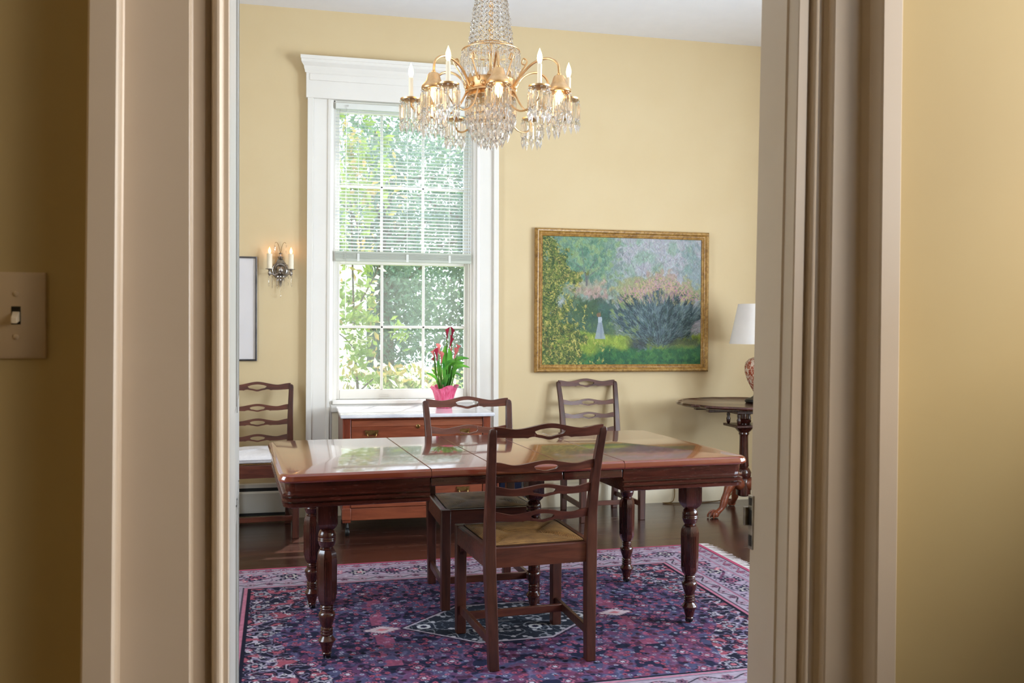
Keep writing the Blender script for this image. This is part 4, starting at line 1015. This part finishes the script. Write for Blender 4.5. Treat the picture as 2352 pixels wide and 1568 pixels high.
for k, a in enumerate((166, 118, 54, 17, 240, 302)):
    th = math.radians(a) + PI + yaw_off; th = -th      # 90 deg points at the doorway
    th = math.radians(-a) + yaw_off
    R_ = .350; cx, cy = R_ * math.cos(th), R_ * math.sin(th)
    e = bpy.data.objects.new('candle_arm', None)
    b = MB(); d = Vector((math.cos(th), math.sin(th), 0)); zc = 2.243 - (.006 if k in (0, 3) else 0)
    pth = bez([tuple(d * .105 + Vector((0, 0, 2.30))) , tuple(d * .15 + Vector((0, 0, 2.22))), tuple(d * .22 + Vector((0, 0, 2.178))), tuple(d * .30 + Vector((0, 0, 2.182))), tuple(d * .343 + Vector((0, 0, 2.212))), tuple(d * R_ + Vector((0, 0, zc)))], 8)
    b.v = []; b.tube([(p.x - cx, p.y - cy, p.z - zc) for p in pth], .0044, 8)
    sc = [(d * (.15 + .02 * t * math.cos(t * 4.6)) + Vector((0, 0, 2.31 + .05 * t + .012 * math.sin(t * 6)))) for t in [i / 14 for i in range(15)]]
    b.tube([(p.x - cx, p.y - cy, p.z - zc) for p in bez([d * .11 + Vector((0, 0, 2.33)), d * .14 + Vector((0, 0, 2.38)), d * .165 + Vector((0, 0, 2.42)), d * .15 + Vector((0, 0, 2.435)), d * .142 + Vector((0, 0, 2.415)), d * .156 + Vector((0, 0, 2.408))], 6)], .0034, 7)
    arm = b.build('candle_arm', M['brass'], CH, loc=(cx, cy, zc))
    MB().lathe([(.003, -.006), (.012, -.003), (.036, .001), (.044, .006), (.0455, .012), (.043, .013), (.030, .007), (.012, .006), (.010, .02), (.008, .022)], n=28).build('drip_cup', M['brass'], arm)
    MB().lathe([(.0095, .012), (.0098, .10), (.0088, .102), (.006, .1015)], n=18).build('candle_sleeve', M['candle'], arm)
    MB().lathe([(r, z + .1015) for r, z in BULB], n=16).build('bulb', M['bulb'], arm)
    if k < 4: hang(arm, .043, .006, 10, .2 * k)
    else: spare(cx, cy, zc + .006, .043, 10)
for k, a in enumerate((141, 82, 28, 205, 270, 335)):
    th = math.radians(-a) + yaw_off; R_ = .285 if k != 1 else .27
    if k == 2: R_ = .33
    if k == 0: R_ = .30
    d = Vector((math.cos(th), math.sin(th), 0)); cx, cy = R_ * d.x, R_ * d.y; zc = 2.262
    b = MB(); zt = 2.34
    pth = bez([d * .112 + Vector((0, 0, 2.31)), d * (R_ * .5) + Vector((0, 0, 2.37)), d * (R_ * .66) + Vector((0, 0, 2.405)), d * (R_ * .84) + Vector((0, 0, 2.412)), d * (R_ * .975) + Vector((0, 0, 2.385)), d * R_ + Vector((0, 0, zt))], 8)
    b.tube([(p.x - cx, p.y - cy, p.z - zc) for p in pth], .0056, 8)
    b.lathe([(.004, zt - zc - .012), (.009, zt - zc - .006), (.009, zt - zc), (.005, zt - zc + .004)], n=12)
    arm = b.build('bell_arm', M['brass'], CH, loc=(cx, cy, zc))
    MB().lathe([(.046, 0), (.0505, .002), (.0515, .008), (.049, .016), (.044, .022), (.040, .027), (.034, .034), (.029, .046), (.0255, .060), (.021, .068), (.010, .072), (.003, .073),
                (.003, .070), (.020, .064), (.027, .044), (.038, .024), (.046, .012)], n=30).build('bell_shade', M['brass'], arm)
    bb = MB(); bb.lathe([(.011, .03), (.011, .012), (.008, .008)], n=14); bb.build('lamp_holder', M['candle'], arm)
    MB().lathe([(r * 1.15, .010 - z * .95) for r, z in BULB], n=16).build('bulb', M['bulbdown'], arm)
    if k < 3: hang(arm, .048, .001, 11, .3)
    else: spare(cx, cy, zc + .001, .048, 10)
    if k in (0, 1, 2):
        b = MB(); ln = (.10, .13, .11)[k]; b.tube([(.02, -.02, .01), (.021, -.021, -ln)], .001, 5); b.lathe([(.0006, -.010), (.004, -.006), (.004, -.002), (.001, .002)], (.021, -.021, -ln - .002), 8); b.build('pull_chain', M['brassd'], arm)

o = SPARE.build('far_prisms', M['crystal'], CH, smooth=False); tag(o, kind='stuff')

# ------------------------------------------------------------------ wall sconce
SN = thing('wall_sconce', 'small two candle silver sconce with crystal drops on the yellow wall', 'wall sconce', (-.1, WY, 1.645))
b = MB(); b.lathe([(.058, 0), (.058, .006), (.052, .012), (.047, .010), (.044, .015), (.036, .018), (.031, .014), (.026, .020), (.018, .030), (.008, .036), (.001, .037)], (0, 0, 0.0), 36, ax='y', mod=lambda a, z: 1 + (.03 * math.cos(18 * a) if z < .011 else 0))
b.loft([[(x, y, z) for x, z in ((-.016, -.04), (.016, -.04), (.006, -.105), (-.006, -.105))] for y in (0, -.016)])
b.loft([[(x, y, z) for x, z in ((-.03, .045), (.03, .045), (.016, .075), (-.016, .075))] for y in (0, -.014)])
for i in range(9): b.lathe([(.001, -.008), (.007, -.004), (.0075, .002), (.001, .008)], ((i % 3 - 1) * .018, -.022, -.02 - (i // 3) * .022), 8)
b.build('back_plate', M['silver'], SN)
b = MB(); b.lathe([(.004, .068), (.012, .072), (.018, .082), (.019, .088), (.010, .09), (.006, .10), (.008, .108), (.011, .112), (.004, .114)], (0, -.022, 0), 18); b.build('vase_finial', M['silver'], SN)
b = MB()
for s in (-1, 1): b.tube(bez([(0, -.022, .11), (s * .006, -.024, .14), (s * .016, -.026, .172), (s * .028, -.028, .182), (s * .036, -.03, .174)], 6), .0013, 6)
b.build('spray_wire', M['brassd'], SN)
for s in (-1, 1):
    b = MB(); b.tube(bez([(0, -.02, -.012), (s * .03, -.05, -.03), (s * .055, -.06, -.028), (s * .0685, -.06, -.005)], 8), .0045, 8); b.lathe([(.004, -.04), (.010, -.03), (.011, -.016), (.006, -.006), (.012, .0), (.026, .002), (.027, .005), (.01, .006)], (s * .0685, -.06, 0), 20)
    arm = b.build('candle_arm', M['silver'], SN)
    MB().lathe([(.0175, .005), (.0175, .102), (.0165, .104), (.008, .103)], (s * .0685, -.06, 0), 20).build('candle_sleeve', M['candle'], arm)
    MB().lathe([(r * .85, z * .72 + .103) for r, z in BULB], (s * .0685, -.06, 0), 14).build('bulb', M['flame'], arm)
for x, y, z, ln in ((-.072, -.075, -.04, .07), (-.05, -.06, -.04, .08), (.072, -.075, -.04, .07), (.05, -.06, -.04, .06), (-.02, -.03, -.045, .08), (.022, -.03, -.045, .08), (.0, -.03, -.1, .05), (-.036, -.032, .165, .05), (.037, -.032, .165, .05)):
    b = MB(); prism_mesh(b, (x, y, z), ln, .005); b.build('prism', M['crystal'], SN, smooth=False)
b = MB(); b.tube([(0, -.03, -.15), (0, -.03, -.165)], .0006, 5); b.lathe([(.0006, -.018), (.006, -.008), (.006, -.004), (.0006, .003)], (0, -.03, -.165), 8)
b.build('end_drop', M['crystal'], SN, smooth=False)

# ------------------------------------------------------------------ piecrust table and lamp
PT = thing('piecrust_table', 'round tilt top side table with a scalloped rim and claw feet beside the doorway casing', 'side table', (3.01, 5.79, 0))
R_ = .455
def pie(a, z):
    return 1 + .014 * math.sin(12 * a) + .008 * math.sin(24 * a + 1)
b = MB(); b.lathe([(.02, .742), (.40, .742), (.434, .744), (.456, .750), (.462, .757), (.460, .764), (.454, .769), (.446, .770), (.440, .766), (.432, .7605), (.02, .7605)], n=192, mod=lambda a, z: pie(a, z))
b.build('tabletop', M['tdarkx'], PT, ang=50)
b = MB(); 
for s in (-1, 1): b.box(-.32, .32, s * .10 - .022, s * .10 + .022, .712, .742)
b.build('batten', M['tdark'], PT, bevel=.004)
b = MB(); b.box(-.105, .105, -.105, .105, .695, .713); b.box(-.105, .105, -.105, .105, .60, .618)
for sx in (-1, 1):
    for sy in (-1, 1): b.lathe([(.008, .618), (.013, .628), (.015, .65), (.010, .665), (.013, .68), (.009, .695)], (sx * .078, sy * .078, 0), 12)
b.build('birdcage', M['tdark'], PT, bevel=.003)
b = MB(); b.lathe([(.02, .72), (.024, .70), (.024, .655), (.045, .65), (.05, .64), (.045, .63), (.026, .622), (.026, .60), (.055, .60), (.062, .59), (.050, .575), (.034, .56), (.036, .55), (.030, .54), (.029, .52), (.031, .40), (.036, .33), (.030, .32), (.04, .31), (.052, .285), (.050, .26), (.038, .245), (.046, .235), (.050, .215), (.05, .13), (.03, .12)], n=24)
b.build('column', M['tdark'], PT)
for a in (200, 320, 80):
    th = math.radians(a); d = Vector((math.cos(th), math.sin(th), 0)); q = Vector((-d.y, d.x, 0)); Z = Vector((0, 0, 1)); b = MB()
    P = bez([d * .03 + Z * .20, d * .085 + Z * .225, d * .135 + Z * .20, d * .175 + Z * .13, d * .205 + Z * .065, d * .245 + Z * .035, d * .268 + Z * .030], 8)
    n = len(P); b.tube(P, [lerp(.040, .017, min(1, (i / n) * 1.25)) * (1 + .1 * math.sin(i * .5)) for i in range(n)], 12)
    c = d * .275; b.lathe([(.004, .002), (.024, .006), (.031, .02), (.029, .033), (.018, .043), (.004, .046)], (c.x, c.y, 0), 16)
    for s in (-.022, 0, .022): b.tube(bez([c - d * .01 + q * s * .6 + Z * .046, c + d * .018 + q * s + Z * .04, c + d * .036 + q * s * 1.2 + Z * .02, c + d * .036 + q * s * 1.2 + Z * .004], 5), .0062, 7)
    b.build('claw_leg', M['chest'], PT, ang=50)
LP = thing('table_lamp', 'table lamp with a white cone shade and rust patterned urn on the round table', 'lamp', (3.125, 5.79, .7612))
b = MB(); b.loft([[(r * math.cos(2 * PI * i / 48), r * math.sin(2 * PI * i / 48), z) for i in range(48)] for r, z in ((.207, .408), (.150, .683), (.148, .683), (.205, .408))], cap=False); b.build('lamp_shade', M['shade'], LP, ang=30)
MB().lathe([(.03, .06), (.036, .07), (.055, .10), (.082, .15), (.101, .21), (.104, .245), (.096, .28), (.072, .305), (.045, .315), (.03, .32)], n=36).build('urn', M['urn'], LP)
MB().lathe([(.07, 0), (.092, .002), (.10, .012), (.094, .026), (.06, .036), (.045, .046), (.04, .058), (.02, .062)], n=32).build('lamp_base', M['black'], LP)
b = MB(); b.lathe([(.012, .318), (.016, .33), (.008, .345), (.006, .40), (.013, .41), (.013, .46), (.004, .47)], n=14)
for s in (-1, 1): b.tube(bez([(s * .008, 0, .40), (s * .045, 0, .47), (s * .05, 0, .58), (s * .02, 0, .66), (0, 0, .675)], 6), .0018, 6)
b.lathe([(.003, .672), (.006, .69), (.001, .705)], n=10)
for k in range(3): a = 2 * PI * k / 3; b.tube([(0, 0, .672), (.149 * math.cos(a), .149 * math.sin(a), .68)], .0014, 5)
b.build('lamp_stem', M['brassd'], LP)

# ------------------------------------------------------------------ outside the window
tag(MB().box(-12, 16, WY + .3, 40, -.7, -.6).build('lawn', M['grass'], smooth=False), 'sunlit lawn outside the window', 'lawn', kind='structure')
hs = thing('porch_pillar', 'white corniced porch pillar seen through the lower panes behind the dogwood', 'pillar', (.25, 11.2, -.6))
b = MB(); b.box(-.56, .56, -.3, .3, 0, 2.28); b.box(-.60, .60, -.34, .34, 0, .9); b.build('pillar_shaft', M['house'], hs, bevel=.01)
b = MB(); b.box(-.58, .60, -.34, .34, 2.28, 2.31); b.box(-.62, .645, -.38, .38, 2.31, 2.345); b.box(-.66, .67, -.4, .4, 2.345, 2.37); b.build('cornice', M['house'], hs, bevel=.006)
MB().box(-.56, .56, -.3, .3, 2.37, 2.6).build('cap_block', M['house'], hs, bevel=.01)
b = MB(); b.box(-.58, .58, -.33, -.3, 1.15, 1.2)
for i in range(9): b.box(-.5 + i * .12, -.46 + i * .12, -.325, -.305, .9, 1.15)
b.build('railing', M['house'], hs)
def foliage(n, centre, rad, size, seed, shell=.25, clump=None):
    r = np.random.RandomState(seed); u = r.randn(n, 3); u /= np.linalg.norm(u, axis=1)[:, None]; k = (shell + (1 - shell) * r.rand(n)) ** (1 / 2.)
    p = u * k[:, None] * np.array(rad)
    if clump:
        cc = r.randn(clump, 3); cc /= np.linalg.norm(cc, axis=1)[:, None]; cc *= (r.rand(clump) ** .45)[:, None] * np.array(rad); p = cc[r.randint(0, clump, n)] + r.randn(n, 3) * np.array(rad) * .11
    p += np.array(centre); a = r.randn(n, 3); a /= np.linalg.norm(a, axis=1)[:, None]; t = r.randn(n, 3); b_ = np.cross(a, t); b_ /= np.linalg.norm(b_, axis=1)[:, None]; s = size * (.6 + .8 * r.rand(n))[:, None]
    nm = np.cross(a, b_)
    v = np.stack([p - a * s, p + b_ * s * .42 + nm * s * .12, p + a * s, p - b_ * s * .42 + nm * s * .12], 1).reshape(-1, 3)
    return v, [(4 * i, 4 * i + 1, 4 * i + 2, 4 * i + 3) for i in range(n)]
def foliage_obj(name, data, mat, parent):
    me = bpy.data.meshes.new(name); me.from_pydata(data[0].tolist(), [], data[1]); me.materials.append(mat); o = bpy.data.objects.new(name, me); COL.objects.link(o); o.parent = parent; return o
def tree(name, label, x, y, h, crown, n, size, mat, seed, clump, group=None):
    t = thing(name, label, 'tree', (x, y, -.6), group=group); cz, rx, ry, rz = crown
    b = MB(); b.tube(bez([(0, 0, 0), (.05, 0, h * .3), (-.05, .05, h * .6), (.1, 0, h * .9)], 6), [.16 - .0055 * i for i in range(19)], 9)
    rr = random.Random(seed)
    for k in range(9):
        a = rr.uniform(0, 6.28); z = rr.uniform(.25, .8) * h; b.tube(bez([(0, 0, z), (math.cos(a) * rx * .4, math.sin(a) * ry * .4, z + .3), (math.cos(a) * rx * .85, math.sin(a) * ry * .85, z + .45 + rr.uniform(-.3, .4))], 5), [.05 - .004 * i for i in range(11)], 6)
    b.build('trunk', M['bark'], t); foliage_obj('foliage', foliage(n, (0, 0, cz), (rx, ry, rz), size, seed, clump=clump), mat, t); return t
tree('evergreen_tree', 'dense dark green tree filling the panes behind the calla lily', 2.75, 12.4, 4.6, (2.7, 1.4, 1.0, 2.5), 12500, .05, M['treeleaf'], 3, 240)
tree('evergreen_tree', 'green leafy tree in the middle panes behind the dogwood', 1.55, 16.6, 5.0, (2.8, 1.3, 1.0, 2.5), 9000, .055, M['treeleaf'], 5, 180)
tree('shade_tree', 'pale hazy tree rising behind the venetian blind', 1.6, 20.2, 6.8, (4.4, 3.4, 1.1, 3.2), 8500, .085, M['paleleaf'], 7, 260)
tree('leafy_tree', 'green leafy tree behind the white porch pillar', -.55, 14.2, 4.3, (2.5, 1.15, .9, 2.3), 8500, .055, M['treeleaf'], 13, 170)
tree('leafy_tree', 'green leafy tree farther along the lawn from the porch pillar', -4.2, 14.6, 4.8, (2.7, 1.9, .9, 2.5), 7000, .07, M['treeleaf'], 17, 150)
dg = thing('dogwood', 'yellow green dogwood with white bracts close outside the window', 'tree', (.62, 8.4, -.6))
b = MB(); b.tube(bez([(0, 0, 0), (-.03, .02, .8), (-.1, 0, 1.7), (-.14, .05, 3.2)], 6), [.020 - .0008 * i for i in range(19)], 8)
for sx, z, ex in ((.5, .9, .35), (.3, 1.3, .3), (-.4, 1.6, .3), (.15, 2.1, .4), (-.2, 2.6, .4)): b.tube(bez([(-.05, 0, z), (sx * .5, .0, z + ex * .6), (sx, .02, z + ex)], 5), [.008 - .0006 * i for i in range(11)], 6)
b.build('trunk', M['bark'], dg)
def cat_(*ds):
    v = np.concatenate([d[0] for d in ds]); f = []; o = 0
    for d in ds: f += [tuple(i + o for i in q) for q in d[1]]; o += len(d[0])
    return v, f
foliage_obj('foliage', cat_(foliage(420, (-.12, 0, 2.0), (.25, .3, .7), .042, 21, clump=26), foliage(520, (.28, -.05, 1.36), (.50, .3, .16), .040, 22, clump=26), foliage(420, (-.08, 0, 3.2), (.28, .3, .8), .045, 23, clump=30), foliage(160, (.1, 0, 1.8), (.3, .3, .4), .04, 27, clump=12)), M['dogleaf'], dg)
foliage_obj('young_leaves', cat_(foliage(140, (-.12, 0, 2.0), (.26, .3, .7), .04, 24, clump=24), foliage(170, (.28, -.05, 1.38), (.5, .3, .16), .04, 25, clump=22), foliage(150, (-.05, 0, 3.3), (.34, .3, .9), .04, 29, clump=24)), M['doglea2'], dg)
foliage_obj('white_bracts', cat_(foliage(110, (-.1, -.03, 2.0), (.27, .3, .65), .04, 26, clump=22), foliage(200, (.3, -.08, 1.40), (.52, .3, .18), .042, 28, clump=34)), M['bract'], dg)

# ------------------------------------------------------------------ light
wd = bpy.data.worlds.new('world'); SC.world = wd; wd.use_nodes = True; nt = wd.node_tree; nt.nodes.clear()
out = nt.nodes.new('ShaderNodeOutputWorld'); bg = nt.nodes.new('ShaderNodeBackground'); bg.inputs[0].default_value = (.78, .89, 1, 1); bg.inputs[1].default_value = 3.4; nt.links.new(bg.outputs[0], out.inputs[0])
def area(name, loc, dirv, sx, sy, energy, color, spread=180):
    l = bpy.data.lights.new(name, 'AREA'); l.shape = 'RECTANGLE'; l.size = sx; l.size_y = sy; l.energy = energy; l.color = color; l.spread = math.radians(spread)
    o = bpy.data.objects.new(name, l); COL.objects.link(o); o.location = loc; o.rotation_euler = Vector(dirv).to_track_quat('-Z', 'Y').to_euler(); return o
for a0, a1, z0, z1 in SIDE:
    area('daylight', (XR + .32, (a0 + a1) / 2, (z0 + z1) / 2), (-1, .6, .06), 1.25, 2.1, 124 if a0 < 2 else 24, (.76, .88, 1), 125)
    area('ceiling_fill', (XR + .3, (a0 + a1) / 2, 1.2), (-1, .1, .75), 1.1, .8, 60, (.72, .86, 1))
area('daylight', (XL - .32, 3.2, 1.75), (1, .55, -.12), 1.15, 2.0, 78, (.76, .88, 1))
area('hall_daylight', (3.4, .1, 2.35), (-1, .25, -.35), 1.7, 1.1, 112, (1, .85, .69))
sl = bpy.data.lights.new('sun', 'SUN'); sl.energy = 7; sl.angle = math.radians(.6); sl.color = (1, .95, .86)
so = bpy.data.objects.new('sun', sl); COL.objects.link(so); el = math.radians(55)
so.rotation_euler = Vector((-.36 * math.cos(el), -.93 * math.cos(el), -math.sin(el))).to_track_quat('-Z', 'Y').to_euler()

SC.view_settings.view_transform = 'Standard'; SC.view_settings.look = 'None'; SC.view_settings.gamma = 1; SC.view_settings.exposure = 0
SC.view_settings.use_curve_mapping = False
SC.cycles.use_denoising = True
SC.cycles.max_bounces = 20; SC.cycles.transmission_bounces = 18; SC.cycles.transparent_max_bounces = 24; SC.cycles.sample_clamp_indirect = 6
